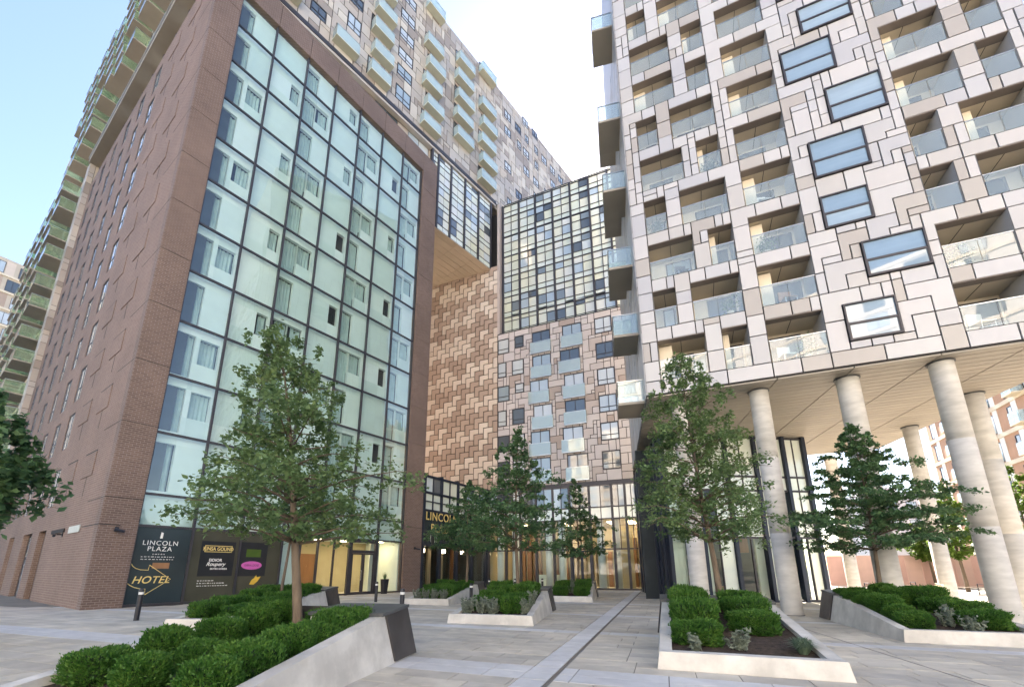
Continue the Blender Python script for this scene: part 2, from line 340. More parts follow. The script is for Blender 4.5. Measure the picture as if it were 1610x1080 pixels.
def window(parent, fr, x0, x1, z0, z1, y=-.03, split=None, pane=None, deep=.1, name='window', hz=None, t=.06):
    b = MB(); ringbox(b, x0, x1, y, y + deep, z0, z1, t)
    if split: b.box(x0+(x1-x0)*split-.03, x0+(x1-x0)*split+.03, y+.005, y+deep, z0+t, z1-t)
    if hz: b.box(x0+t, x1-t, y+.008, y+deep, z0+(z1-z0)*hz-.03, z0+(z1-z0)*hz+.03)
    o = b.build(name, M['dark'], parent, fr)
    bx('pane', fr, x0+t-.01, x1-t+.01, y+.045, y+.06, z0+t-.01, z1-t+.01, pane or M['pane'], o); return o
# ================================================================== GROUND
g = MB(); g.quad((-900,-500,-.02),(900,-500,-.02),(900,1200,-.02),(-900,1200,-.02))
ground = tag(g.build('ground', M['asphalt']), kind='structure')
g = MB(); g.quad((-60,-70,-.012),(70,-70,-.012),(70,62,-.012),(-60,62,-.012))  # paving extended unseen behind the camera to bounce sunlight onto the facades
plaza = tag(g.build('plaza', M['ground']), kind='structure')
#PAVING
# planters: front-left corner, direction of length, width, length
PL = [dict(n=0, FR=Vector((-2.78, 4.0)), a=Vector((.217,.976)), W=3.1, L=5.1, lab='near left'),
      dict(n=1, FR=Vector((-6.95,12.45)), a=Vector((.12,.99)), W=2.3, L=5.6),
      dict(n=2, FR=Vector((-2.25,20.75)), a=Vector((.30,.95)), W=2.3, L=5.0),
      dict(n=3, FR=Vector((1.02,13.49)), a=Vector((.246,.97)), W=2.68, L=5.0),
      dict(n=4, FR=Vector((4.68,22.68)), a=Vector((.27,.96)), W=2.4, L=4.6),
      dict(n=5, FR=Vector((5.19,6.91)), a=Vector((.34,.94)), W=2.72, L=5.0),
      dict(n=6, FR=Vector((11.75,9.65)), a=Vector((.32,.947)), W=2.75, L=5.1)]
for q in PL:
    q['a'].normalize(); q['b'] = Vector((q['a'].y, -q['a'].x)); q['fr'] = Fr(q['FR'] - q['b']*q['W'], ang(q['b']))
def in_planter(p):
    for q in PL:
        r = Vector(p) - (q['FR'] - q['b']*q['W']); x = r.dot(q['b']); y = r.dot(q['a'])
        if .6 < x < q['W']-.6 and .6 < y < q['L']-.6: return True
    return False
pa = Vector((.345, .9386)).normalized(); pb = Vector((pa.y, -pa.x)); PF = Fr((0.39, 6.7), ang(pb))
rng = random.Random(5)
items = []; bands = []
CR, LN, GP = .46, .92, .016
def crossband(j): return j in (1, 2, 12, 22, 34, 46)
for j in range(-9, 64):
    y0 = j*CR
    x = -34 + (rng.random()*LN)
    if crossband(j):
        x = -34.0
        while x < 30:
            L_ = 1.38
            if not (x < .26 and x+L_ > -.26): bands.append((x, L_, y0, CR))
            else:
                if x < -.26: bands.append((x, -.26-x, y0, CR))
                if x+L_ > .26: bands.append((.26, x+L_-.26, y0, CR))
            x += L_
        continue
    while x < 30:
        L_ = rng.choice((.62, .92, .92, 1.1)); e = x + L_
        if x < -.26 < e: e = -.26
        elif -.26 <= x < .26: x = .26; continue
        items.append((x, e-x, y0, CR)); x = e
for j in range(-9, 64): bands.append((-.26, .45, j*CR, CR))
def sees(q):
    c = PF.p(q[0]+q[1]/2, q[2]+q[3]/2, 0)
    if c.y < 3.0 or c.y > 44 or c.x < -31 or abs(c.x) > c.y*1.32+2: return None
    if in_planter((c.x, c.y)): return None
    if c.y > 20 and c.x < -15: return None
    return c.length
def lay(lst, name, mat, limit):
    L2 = sorted([(sees(q), q) for q in lst if sees(q) is not None]); rest = MB()
    L2 = [t for t in L2]
    near = [t for t in L2 if t[0] > 5.0]; k = 0
    for dist, (x, L_, y, D_) in L2:
        h = .012 + rng.choice((0, 0, .0012, -.0012, .002))
        if dist > 5.0 and k < limit and dist < 19:
            k += 1; bx(name, Fr(PF.o, PF.a), x+GP/2, x+L_-GP/2, y+GP/2, y+D_-GP/2, -.012, round(-.012+h, 4), mat, plaza)
        else: rest.box(x+GP/2, x+L_-GP/2, y+GP/2, y+D_-GP/2, -.012, -.012+h)
    if rest.v: tag(rest.build(name, mat, plaza, PF), kind='stuff')
lay(items, 'paving_slab', M['slab'], 300); lay(bands, 'granite_band_slab', M['band'], 160)
b = MB(); b.box(.204, .217, -6, 30, -.011, .0045); b.build('drain_slot', M['fascia'], plaza, PF)
b = MB(); b.box(0, .02, -8, 20, -.011, .0045); b.build('drain_slot', M['fascia'], plaza, Fr((8.75, 14.0), ang(Vector((.97, -.25)))))
# ================================================================== HOTEL
hotel = thing('hotel_building', 'brown brick hotel with tall gridded mint glass front on the left of the plaza', 'building', (*A, 0))
BW = 15.66/7; FL = [0, 3.5] + [4.95 + 2.936*k for k in range(11)] + [36.87]
HT = 38.85
# brick frame: piers built of stacked panels with open joints, and the beam across the top
JZ = [0, 4.6, 8.03, 11.06, 14.1, 17.06, 20.05, 23.05, 26.05, 29.01, 32.02, 35.05, HT]
for i in range(len(JZ)-1):
    b = MB(); b.box(-1.334, 0, 0, .55, JZ[i]+(.03 if i else 0), JZ[i+1]); b.build('brick_pier', M['brick'], hotel, HF)
    b = MB(); b.box(15.66, 17.4, 0, .55, JZ[i]+(.03 if i else 0), JZ[i+1]); b.build('brick_pier', M['brick'], hotel, HF)
for i in range(7):
    b = MB(); b.box(i*BW+.015, (i+1)*BW-.015, 0, .55, 36.87, HT); b.build('brick_beam', M['brick'], hotel, HF)
b = MB(); b.box(-1.30, 17.37, .03, .5, 0.02, HT-.02)
b.v = []; b.f = []; b.m = []
b.box(-1.31, -.02, .03, .5, .02, HT-.03); b.box(15.68, 17.38, .03, .5, .02, HT-.03); b.box(-.02, 15.68, .06, .5, 36.9, HT-.03); b.build('pier_core', M['joint'], hotel, HF)
b = MB(); b.box(17.0, 17.38, .5, 9, 0, HT-.04); b.build('brick_return', M['brick'], hotel, HF)
for i in range(8):
    x = i*BW; x0, x1 = (x-.05, x+.05) if 0 < i < 7 else ((x, x+.07) if i == 0 else (x-.07, x))
    bx('mullion', HF, x0, x1, .14, .30, 0, 36.87, M['dark'], hotel)
for k, z in enumerate(FL[1:-1]):
    bx('transom', HF, .07, 15.59, .16, .28, z-.055, z+.055, M['dark'], hotel)
bx('transom', HF, .07, 15.59, .16, .28, .02, .12, M['dark'], hotel)
def wavy(x0, x1, y, z0, z1, amp=.045, n=None):
    n = n or max(8, int((x1-x0)/.035)); vs_ = []; f = []; ph = random.Random(int(x0*97+z1*31)).random()*6
    for i in range(n+1):
        x = x0 + (x1-x0)*i/n; yy = y + amp*math.sin(i*1.15+ph) + amp*.5*math.sin(i*.37+ph)
        vs_ += [(x, yy, z0), (x, yy, z1)]
    for i in range(n): f.append((2*i, 2*i+2, 2*i+3, 2*i+1))
    return vs_, f
# backing panels behind the glass: openings per bay pattern (fractions of bay, of storey)
PAT = {'L': [(.08,.50,.05,.88), (.50,.93,.38,.88)], 'W': [(.06,.94,.06,.86)], 'B0': [(.04,.44,.07,.86)], 'B0b': [(.04,.44,.07,.86), (.54,.95,.36,.84)], 'S': [(.66,.95,.36,.84)], 'T': [(.06,.50,.08,.88)], 'N': []}
def backing(pat, bw, bh):
    k = ('bk', pat, round(bh, 2))
    if k in CACHE: return CACHE[k]
    ops = PAT[pat]; xs = sorted({0, 1} | {o[0] for o in ops} | {o[1] for o in ops}); zs = sorted({0, 1} | {o[2] for o in ops} | {o[3] for o in ops}); b = MB()
    inside = lambda cx, cz: any(o[0] < cx < o[1] and o[2] < cz < o[3] for o in ops)
    for i in range(len(xs)-1):
        for j in range(len(zs)-1):
            if not inside((xs[i]+xs[i+1])/2, (zs[j]+zs[j+1])/2):
                b.quad((xs[i]*bw,0,zs[j]*bh),(xs[i+1]*bw,0,zs[j]*bh),(xs[i+1]*bw,0,zs[j+1]*bh),(xs[i]*bw,0,zs[j+1]*bh))
    for o in ops:   # reveals
        x0, x1, z0, z1 = o[0]*bw, o[1]*bw, o[2]*bh, o[3]*bh; dp = .22
        b.quad((x0,0,z0),(x0,0,z1),(x0,dp,z1),(x0,dp,z0)); b.quad((x1,0,z0),(x1,dp,z0),(x1,dp,z1),(x1,0,z1))
        b.quad((x0,0,z1),(x1,0,z1),(x1,dp,z1),(x0,dp,z1)); b.quad((x0,0,z0),(x0,dp,z0),(x1,dp,z0),(x1,0,z0))
    CACHE[k] = newmesh('backing_panel', b.v, b.f, M['mint']); return CACHE[k]
hr = random.Random(11)
for k in range(2, len(FL)-1):
    z0, z1 = FL[k], FL[k+1]
    for i in range(7):
        pat = {0: 'B0' if hr.random() < .5 else 'B0b', 1: 'S' if k % 2 else 'N', 2: 'L' if k % 2 else 'T', 3: 'S' if k % 2 == 0 else 'N', 4: 'L' if k % 2 else 'T', 5: 'S' if k % 2 == 1 else 'N', 6: 'T' if k % 2 else 'L'}[i]
        bx('glass_pane', HF, i*BW+.05, (i+1)*BW-.05, .2, .215, z0+.055, z1-.055, M['hotelglass'], hotel)
        obj('backing_panel', backing(pat, BW, z1-z0), hotel, HF.M @ Matrix.Translation((i*BW, .48, z0)))
        cb = MB()
        for o in PAT[pat]:
            x0, x1 = i*BW+o[0]*BW, i*BW+o[1]*BW; op = hr.random()
            if pat == 'S' and op < .4: continue
            xa = x0 if op < .8 else x0 + (x1-x0)*.3
            cb.add(*wavy(xa, x1, .80, z0+o[2]*(z1-z0)-.02, z0+o[3]*(z1-z0)+.02))
        if cb.v: cb.build('curtain', M['curtain'], hotel, HF, True)
b = MB()
for k in range(2, len(FL)-1): b.box(.0, 15.66, .72, 4.5, FL[k]-.15, FL[k]+.1)
for i in range(8): b.box(i*BW-.05, i*BW+.05, .75, 4.4, 5, 36.8)
b.box(0, 15.66, 4.4, 4.6, 4, 37); b.build('room_interior', M['room'], hotel, HF)
# storey between 3.5 and 4.95 : milky glass ; ground storey
for i in range(7):
    bx('glass_pane', HF, i*BW+.05, (i+1)*BW-.05, .2, .215, 3.555, 4.895, M['hotelglass'], hotel)
    bx('backing_panel', HF, i*BW, (i+1)*BW, .45, .48, 3.5, 4.95, M['mint'], hotel)
for i, mt in ((0, 'banner'), (1, 'banner2'), (2, 'banner2')):
    bx('printed_pane', HF, i*BW+.05, (i+1)*BW-.05, .2, .22, .12, 3.445, M[mt], hotel)
for i in (3, 4, 6): bx('glass_pane', HF, i*BW+.05, (i+1)*BW-.05, .2, .215, .12, 3.445, M['lobbyglass'], hotel)
for i in (3, 4):
    bx('mullion', HF, (i+.5)*BW-.04, (i+.5)*BW+.04, .15, .29, .0, 3.45, M['dark'], hotel)
# entrance doors in bay 5
dx = 5*BW; b = MB(); ringbox(b, dx+.05, dx+BW-.05, .13, .30, .02, 3.44, .16); b.box(dx+.21, dx+BW-.21, .14, .29, 2.62, 2.80); b.build('door_frame', M['dark'], hotel, HF)
bx('glass_pane', HF, dx+.21, dx+BW-.21, .2, .215, 2.8, 3.28, M['lobbyglass'], hotel)
for x0, x1 in ((dx+.22, dx+BW/2-.02), (dx+BW/2+.02, dx+BW-.22)):
    b = MB(); ringbox(b, x0, x1, .17, .24, .05, 2.61, .09); dr = b.build('door', M['dark'], hotel, HF)
    bx('pane', HF, x0+.08, x1-.08, .2, .212, .13, 2.53, M['lobbyglass'], dr)
    hx = x1-.12 if x1 < dx+BW/2 else x0+.12
    b = MB(); b.tube([(hx, .16, .9), (hx, .10, .95), (hx, .10, 1.5), (hx, .16, 1.55)], .015, 6); b.build('handle', M['rail'], dr, HF)
# foyer behind the ground floor glass
b = MB(); b.box(3*BW, 15.66, 4.2, 4.3, 0, 3.6, 0); b.box(3*BW-.1, 3*BW, .5, 4.3, 0, 3.6, 0); b.box(15.56, 15.66, .5, 4.3, 0, 3.6, 1); b.box(3*BW, 15.66, .3, 4.3, 3.5, 3.6, 1); b.box(3*BW, 15.66, .32, 4.3, -.01, .006, 2)
b.box(3*BW+2.9, 3*BW+4.6, 3.9, 4.2, 0, 2.6, 3); b.box(3*BW+.3, 3*BW+1.2, .8, 1.0, .0, 3.5, 1); b.box(6*BW+.2, 6*BW+1.0, 1.2, 1.3, 0, 3.5, 1)
b.build('foyer', [M['lobbywall'], M['mint'], M['slab'], M['wood']], hotel, HF)
for x in (8.2, 10.4, 12.4, 14.5): bx('ceiling_light', HF, x-.25, x+.25, 1.2, 2.6, 3.46, 3.49, M['lamp'], hotel)
# ---- lettering on the printed panes
FONT = None
def text(body, fr, x, z, h, mat, parent, y=.194, align='LEFT', shear=0, sx=1.0, sp=1.0, name='lettering', bold=0):
    cu = bpy.data.curves.new('t', 'FONT'); cu.body = body; cu.size = h/.69; cu.align_x = align; cu.shear = shear; cu.space_character = sp; cu.extrude = .003; cu.offset = bold
    to = bpy.data.objects.new('t', cu); col.objects.link(to)
    dg = bpy.context.evaluated_depsgraph_get(); me = bpy.data.meshes.new_from_object(to.evaluated_get(dg)); me.name = name
    bpy.data.objects.remove(to); bpy.data.curves.remove(cu); me.materials.clear(); me.materials.append(mat)
    return obj(name, me, parent, fr.M @ Matrix.Translation((x, y, z)) @ Matrix.Rotation(R(90), 4, 'X') @ Matrix.Diagonal((sx, 1, 1, 1)))
text('LINCOLN', HF, 1.02, 2.66, .20, M['white'], hotel, align='CENTER', sp=1.15)
text('PLAZA', HF, 1.02, 2.40, .20, M['white'], hotel, align='CENTER', sp=1.15)
text('HOTEL', HF, .20, .99, .30, M['gold'], hotel, shear=.25, sp=1.05, bold=.004)
b = MB(); b.prism_xz([(.95,2.97),(1.05,2.97),(1.06,3.22),(.97,3.25)], .192, .2); b.build('emblem', M['white'], hotel, HF)
def strokes(pts, t, fr, mat, parent, name, y=.195):
    b = MB(); b.tube([(x, y, z) for x, z in pts], t, 5); return b.build(name, mat, parent, fr)
strokes([(.07,1.84),(.15,1.72),(.27,1.63),(.45,1.57),(.73,1.555),(.745,1.78),(1.64,1.15),(.765,.50),(.745,.745),(.55,.76),(.35,.82),(.2,.9),(.07,1.0)], .017, HF, M['gold'], hotel, 'arrow_outline')
def dashes(x0, x1, z, h, fr, parent, mat, rg, name='small_print'):
    b = MB(); x = x0
    while x < x1:
        L_ = rg.uniform(.04, .13); 
        for q in range(max(1, int(L_/.022))): b.box(x+q*.022, x+q*.022+.013, .193, .2, z, z+h*rg.uniform(.7, 1))
        x += L_+.03
    b.build(name, mat, parent, fr)
tr_ = random.Random(3)
dashes(.78, 1.27, 2.24, .045, HF, hotel, M['white'], tr_); dashes(.37, 1.65, 2.12, .04, HF, hotel, M['white'], tr_); dashes(.37, 1.65, 2.01, .04, HF, hotel, M['white'], tr_)
bx('log_picture', HF, .85, 1.5, .197, .1995, 1.62, 1.88, M['wood'], hotel)
bx('poster', HF, 2.70, 4.28, .190, .199, 1.26, 2.95, M['poster'], hotel)
b = MB(); 
for a_, c_ in (((2.86,2.42),(4.12,2.45)),((2.86,2.71),(4.12,2.74))): b.box(a_[0], c_[0], .183, .189, a_[1], a_[1]+.03)
b.box(2.86, 2.89, .183, .189, 2.45, 2.71); b.box(4.09, 4.12, .183, .189, 2.48, 2.74); b.build('sign_border', M['gold'], hotel, HF)
text('KINSA GOUND', HF, 3.49, 2.50, .17, M['gold'], hotel, y=.186, align='CENTER', sx=.82, bold=.005)
text('EIDIOR', HF, 3.12, 1.97, .13, M['white'], hotel, y=.186, bold=.004)
text('Roupery', HF, 3.02, 1.76, .17, M['white'], hotel, y=.186, shear=.35, bold=.004)
text('SIOTEA GOSSEA', HF, 3.22, 1.58, .075, M['white'], hotel, y=.186, bold=.003)
dashes(2.95, 4.0, 2.30, .03, HF, hotel, M['gold'], tr_); dashes(2.75, 3.4, 1.03, .045, HF, hotel, M['white'], tr_); dashes(2.75, 3.95, .91, .045, HF, hotel, M['white'], tr_); dashes(2.75, 4.1, .79, .045, HF, hotel, M['white'], tr_)
bx('poster', HF, 4.55, 5.95, .190, .199, 1.24, 2.98, M['poster'], hotel)
bx('poster_picture', HF, 4.85, 5.6, .183, .189, 2.22, 2.62, M['leaflight'], hotel)
b = MB(); b.prism_xz([(5.2+.53*math.cos(t*.2618), 1.79+.215*math.sin(t*.2618)) for t in range(24)], .183, .189); b.build('oval_badge', M['pink'], hotel, HF)
text('GIBFA LOOSE', HF, 5.2, 1.745, .10, M['poster'], hotel, y=.18, align='CENTER', sx=.85)
dashes(4.75, 5.65, 1.45, .03, HF, hotel, M['white'], tr_)
b = MB(); b.prism_xz([(5.2,.82),(5.42,.80),(5.62,.98),(5.75,1.22),(5.56,1.18),(5.50,1.32),(5.42,1.14),(5.3,1.05)], .190, .198); b.build('fruit_picture', M['yellow'], hotel, HF)
# ---- brick side wall of the hotel
SL = 29.4; SZ = 38.9
rows = [(7.15, 4.95)] + [(10.55 + 3.04*k, 8.35 + 3.04*k) for k in range(10)]
cols_ = [(-11.35, -9.95), (-14.75, -13.4), (-18.2, -16.9), (-21.7, -20.4), (-25.0, -23.7), (-28.3, -27.0)]
xs = sorted({-SL, 0} | {x for c in cols_ for x in c} | {-11.6, -9.8, -16.1, -13.5, -21.0, -19.2}); zs = sorted({0, 3.66, SZ} | {z for r in rows for z in r})
def s_open(x, z):
    if z < 3.66: return (-11.6 < x < -9.8) or (-16.1 < x < -13.5) or (-21.0 < x < -19.2)
    return any(r[1] < z < r[0] for r in rows) and any(c[0] < x < c[1] for c in cols_)
b = MB()
for j in range(len(zs)-1):
    i = 0
    while i < len(xs)-1:
        if s_open((xs[i]+xs[i+1])/2, (zs[j]+zs[j+1])/2): i += 1; continue
        k = i
        while k < len(xs)-1 and not s_open((xs[k]+xs[k+1])/2, (zs[j]+zs[j+1])/2): k += 1
        b.quad((xs[i],0,zs[j]),(xs[k],0,zs[j]),(xs[k],0,zs[j+1]),(xs[i],0,zs[j+1])); i = k
for (zt, zb) in rows:
    for (x0, x1) in cols_:
        dp = .32
        b.quad((x0,0,zb),(x0,0,zt),(x0,dp,zt),(x0,dp,zb)); b.quad((x1,0,zb),(x1,dp,zb),(x1,dp,zt),(x1,0,zt)); b.quad((x0,0,zt),(x1,0,zt),(x1,dp,zt),(x0,dp,zt)); b.quad((x0,0,zb),(x0,dp,zb),(x1,dp,zb),(x1,0,zb))
b.build('brick_side_wall', M['brickside'], hotel, HS)
for (zt, zb) in rows:
    for (x0, x1) in cols_:
        m_ = MB(); ringbox(m_, x0, x1, .025, .14, zb, zt, .05); m_.box(x0+(x1-x0)*.55, x0+(x1-x0)*.55+.05, .035, .13, zb+.05, zt-.05); m_.box(x0+.05, x1-.05, .035, .13, zb+.85, zb+.9)
        o = m_.build('side_window', M['dark'], hotel, HS); bx('pane', HS, x0+.04, x1-.04, .055, .07, zb+.04, zt-.04, M['sidepane'], o)
# proud brick panels, with dark strips painting the stepped shadow lines near the corner
for k, (zt, zb) in enumerate(rows):
    for x0, x1, t0 in ((-4.9, -2.9, 0), (-8.4, -6.45, 1)):
        b = MB(); b.box(x0, x0+.08, -.006, .02, zb+.95, zt); b.box(x0+.08, x1, -.006, .02, zt-.09, zt); b.box(x0+1.05, x0+1.12, -.006, .02, zb, zb+.95); b.build('painted_groove_shade', M['joint'], hotel, HS)
        b = MB(); b.box(x0+.085, x1, -.03, .02, zb+.95, zt-.095); b.build('brick_relief_panel', M['brickside'], hotel, HS)
for z in JZ[1:-1]: bx('joint', HS, -2.6, -.01, -.004, .02, z-.015, z+.015, M['joint'], hotel)
for x0, x1 in ((-11.6, -9.8), (-16.1, -13.5), (-21.0, -19.2)):
    b = MB(); ringbox(b, x0, x1, .25, .35, 0, 3.66, .09); b.box((x0+x1)/2-.05, (x0+x1)/2+.05, .26, .34, .09, 3.57); b.box(x0+.09, x1-.09, .26, .34, 2.2, 2.3); o = b.build('side_door', M['dark'], hotel, HS)
    bx('pane', HS, x0+.08, x1-.08, .3, .315, .08, 3.58, M['pane'], o)
    b = MB(); b.box(x0, x0+.002, 0, .4, 0, 3.66); b.box(x1-.002, x1, 0, .4, 0, 3.66); b.box(x0, x1, 0, .4, 3.658, 3.66); b.build('door_reveal', M['brickside'], hotel, HS)
    b = MB(); b.tube([((x0+x1)/2+.1, .2, 1.0), ((x0+x1)/2+.1, .2, 1.9)], .02, 6); b.build('handle', M['gold'], o, HS)
bx('street_name_plate', HS, -4.7, -2.75, -.05, -.01, 3.24, 3.56, M['rail'], hotel)
bx('wall_fixture', HS, -8.2, -5.6, -.06, -.01, 3.36, 3.54, M['joint'], hotel)
bx('string_course', HS, -2.5, -.01, -.012, .02, 3.42, 3.46, M['joint'], hotel)
bx('string_course', HF, -1.33, -.62, -.012, .02, 3.42, 3.46, M['joint'], hotel)
b = MB(); b.box(-.35, 17.3, 9.2, 9.4, 0, SZ); b.build('rear_wall', M['brickside'], hotel, HF)
b = MB(); b.prism([(-SL+.1, .5), (-.6, .5), (-.6, 2.0), (-SL+.1, 2.0)], .1, SZ-.1); b.build('inner_core', M['room'], hotel, HS)
b = MB(); b.box(-1.2, 17.2, .5, 26, SZ-.3, SZ-.1); b.build('roof', M['joint'], hotel, HF)
def cctv(fr, x, z, parent, lab):
    b = MB(); b.box(x-.03, x+.03, -.22, 0, z-.03, z+.03); b.tube([(x-.12, -.26, z-.03), (x+.22, -.34, z-.09)], .06, 8); b.box(x-.07, x+.07, -.04, 0, z-.1, z+.1)
    o = b.build('security_camera', M['black'], None, fr); tag(o, lab, 'camera')
cctv(HF, -.72, 3.25, None, 'small black security camera on the brick pier beside the dark printed panes')
cctv(HS, -5.9, 3.25, None, 'small black security camera beside the plate on the brick side wall')
cctv(HF, 16.7, 3.1, None, 'small black security camera on the brick pier right of the glass doors')
# ================================================================== UPPER SLAB BLOCK
slabb = thing('apartment_slab', 'long beige panelled apartment slab with glass balconies rising above the brick hotel', 'building', (*Q, 33))
# left corner where its front meets the side plane
den = u.x*(nn.y) - u.y*nn.x; r_ = C - Q; sL = (r_.x*nn.y - r_.y*nn.x)/den + .25
b = MB(); ex = UF
cx = cz = .43; nx = int((20.2-sL)/cx); nz = 42; z0 = 42.62; s0 = sL
blk = set(); wins = []
def block(x0, x1, za, zb, hole=True):
    i0, i1 = round((x0-s0)/cx), round((x1-s0)/cx); j0, j1 = round((za-z0)/cz), round((zb-z0)/cz)
    for i in range(max(0,i0), min(nx,i1)):
        for j in range(max(0,j0), min(nz,j1)): blk.add((i, j))
    return s0+i0*cx, s0+i1*cx, z0+j0*cz, z0+j1*cz
bal = []
BZ = [43.3, 45.85, 48.45, 51.1, 53.8, 56.5, 59.1]
def bcol(x0, x1, ks, shift=0):
    for k in ks: bal.append((x0 + (shift if k % 2 else 0), x1 + (shift if k % 2 else 0), BZ[k]))
bcol(-16.25, -14.2, (0,1,2,3,4,5), .15); bcol(-19.5, -17.4, (0,)); bcol(-10.4, -8.2, (0,1,2,3,4,6), .35); bcol(-6.1, -3.6, (1,2,3,4,5), .15); bcol(-2.2, .3, (0,1,2,3,4,6), .2)
bcol(-24.3, -22.3, (0,1,2,3,4)); bcol(-20.0, -18.0, (3,4,5))
for x0, x1, z in bal: wins.append(('d', *block(x0+.15, x1-.15, z+.1, z+2.15)))
for z in (44.1, 46.75, 49.2, 51.6, 54.2, 56.8): wins.append(('w', *block(-13.2, -11.7, z, z+1.35)))
for z in (46.7, 49.3): wins.append(('w', *block(-18.6, -17.3, z, z+1.35)))
for z in (44.2, 46.8, 49.4, 52.0): wins.append(('w', *block(-21.5, -20.1, z, z+1.35)))
ur = random.Random(21)
for x in (2.6, 4.6, 6.6, 8.6, 10.8, 13.0, 15.2, 17.4):
    for k in range(7):
        if ur.random() < .62: wins.append(('w', *block(x+ur.choice((0,.43)), x+1.3, BZ[k]+.7, BZ[k]+2.0)))
substrate('backing_wall', slabb, UF, nx, nz, blk, s0, z0, cx, cz, .06, M['joint'])
clad('cladding_panel', slabb, UF, tile(nx, nz, blk, ur), s0, z0, cx, cz, M['upper'], ur, .06, .05)
for kind, x0, x1, za, zb in wins: window(slabb, UF, x0+.02, x1-.02, za+.02, zb-.02, -.01, .5, None, .12, 'window' if kind == 'w' else 'balcony_door', .35 if kind == 'w' else None)
def balcony(parent, fr, x0, x1, z, dp, gm, slabm=None, rail=True, h=1.08, name='balcony'):
    b = MB(); b.box(x0, x1, -dp, -.01, z+.04, z+.16); o = b.build(name, slabm or M['soffit2'], parent, fr)
    b = MB(); b.box(x0+.02, x1-.02, -dp+.02, -dp+.035, z+.06, z+.16+h); b.box(x0+.02, x0+.035, -dp+.04, -.02, z+.06, z+.16+h); b.box(x1-.035, x1-.02, -dp+.04, -.02, z+.06, z+.16+h); b.build('balustrade', gm, o, fr)
    if rail:
        b = MB(); b.box(x0, x1, -dp, -dp+.05, z+.16+h, z+.2+h); b.box(x0, x0+.05, -dp+.05, -.02, z+.16+h, z+.2+h); b.box(x1-.05, x1, -dp+.05, -.02, z+.16+h, z+.2+h); b.build('handrail', M['rail'], o, fr)
    return o
for x0, x1, z in bal: balcony(slabb, UF, x0, x1, z, .75, M['juliet'], M['balslab'])
b = MB(); b.prism([(sL+.3, .3), (20.1, .3), (20.1, 13), (sL+4, 13)], 42.3, 60.6); b.build('core', M['bgpale'], slabb, UF)
bx('ledge', UF, sL-.3, .8, -.22, .3, 42.2, 42.6, M['dark'], slabb)
bx('ledge_trim', UF, sL-.3, .8, -.16, .3, 41.95, 42.195, M['upper'], slabb)
# recessed strip between hotel roof and slab
x = sL
k = 0
while x < -8:
    bx('strip_window' if k % 3 else 'strip_panel', UF, x+.04, x+1.2, .35, .4, 38.4, 41.95, M['pane'] if k % 3 else M['upper'], slabb); x += 1.24; k += 1
bx('strip_backing', UF, sL, -7.9, .42, .5, 38.3, 41.95, M['joint'], slabb)
# projecting glazed box beside the gateway
MX = [-8.6, -7.8, -6.05, -4.03, -1.95, 0.1]
for x in MX: bx('mullion', UF, x-.1, x+.1, -.12, .2, 33.25, 41.94, M['dark'], slabb)
zz = 33.3; rg = random.Random(8); tz = []
while zz < 41.6:
    for hh in (.62, .95, .93):
        tz.append(zz); zz += hh
for x0, x1 in zip(MX[:-1], MX[1:]):
    for i, z in enumerate(tz):
        zt = min(tz[i+1] if i+1 < len(tz) else 41.9, 41.9)
        if zt - z < .2: continue
        mid = (x0+x1)/2
        for a_, c_ in ((x0+.1, mid-.02), (mid+.02, x1-.1)): bx('glass_pane', UF, a_, c_, .02, .04, z+.03, zt-.03, M['cwpane'] if i % 3 else M['spandrel'], slabb)
b = MB()
for z in tz: b.box(-8.5, .1, -.02, .1, z-.035, z+.035)
b.build('transom_grid', M['dark'], slabb, UF)
bx('glazing_backing', UF, -8.5, .1, .12, .2, 33.3, 41.9, M['joint'], slabb)
b = MB(); b.box(.1, .16, -.1, 9, 33.2, 42.2); b.build('return_wall', M['dark'], slabb, UF)
# soffit planks over the gateway
for k in range(13):
    y0 = -.1 + k*.72
    for j in range(4):
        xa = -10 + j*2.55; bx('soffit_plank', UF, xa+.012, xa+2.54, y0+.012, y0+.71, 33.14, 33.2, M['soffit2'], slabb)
bx('soffit_backing', UF, -10, .1, -.08, 9.2, 33.205, 33.24, M['joint'], slabb)
# side face of the slab above the hotel and the wing that comes down to the ground
b = MB(); b.quad((-60,.02,42.3),(0,.02,42.3),(0,.02,60.7),(-60,.02,60.7)); b.build('side_wall', M['bgpale'], slabb, HS)
bx('side_ledge', HS, -SL-.2, .2, -.55, .6, 41.0, 42.28, M['soffit'], slabb); bx('side_ledge_trim', HS, -SL-.2, .2, -.62, -.56, 41.5, 41.7, M['rail'], slabb)
bx('strip_backing', HS, -SL, 0, .5, .6, SZ, 41, M['joint'], slabb)
for k in range(24):
    x = -SL + k*1.22
    if k % 2: bx('strip_window', HS, x, x+1.15, .4, .48, SZ, 41, M['pane'], slabb)
    else: bx('strip_fin', HS, x, x+.25, .25, .48, SZ, 41, M['dark'], slabb)
sr = random.Random(33)
for k, z in enumerate([43.2 + 2.6*i for i in range(6)]):
    for j in range(11):
        x = -5.5 - j*3.1 - (1.45 if k % 2 else 0)
        if sr.random() < .72: balcony(slabb, HS, x-2.1, x, z, 1.35, M['greenglass'], M['soffit'])
        if k < 6:
            window(slabb, HS, x-2.0, x-.2, z+.15, z+2.1, -.02, .5, None, .08, 'balcony_door')
wing = thing('apartment_wing', 'beige apartment wing with green glass balconies at the far end of the brick wall', 'building', (*(C + nn*31), 0))
wx0, wx1 = -58, -29.4
b = MB(); b.box(wx0, wx1-.02, .04, 12, 0, 42.2); b.build('core', M['bgpale'], wing, HS)
cxw, czw = .75, .62; k = 0
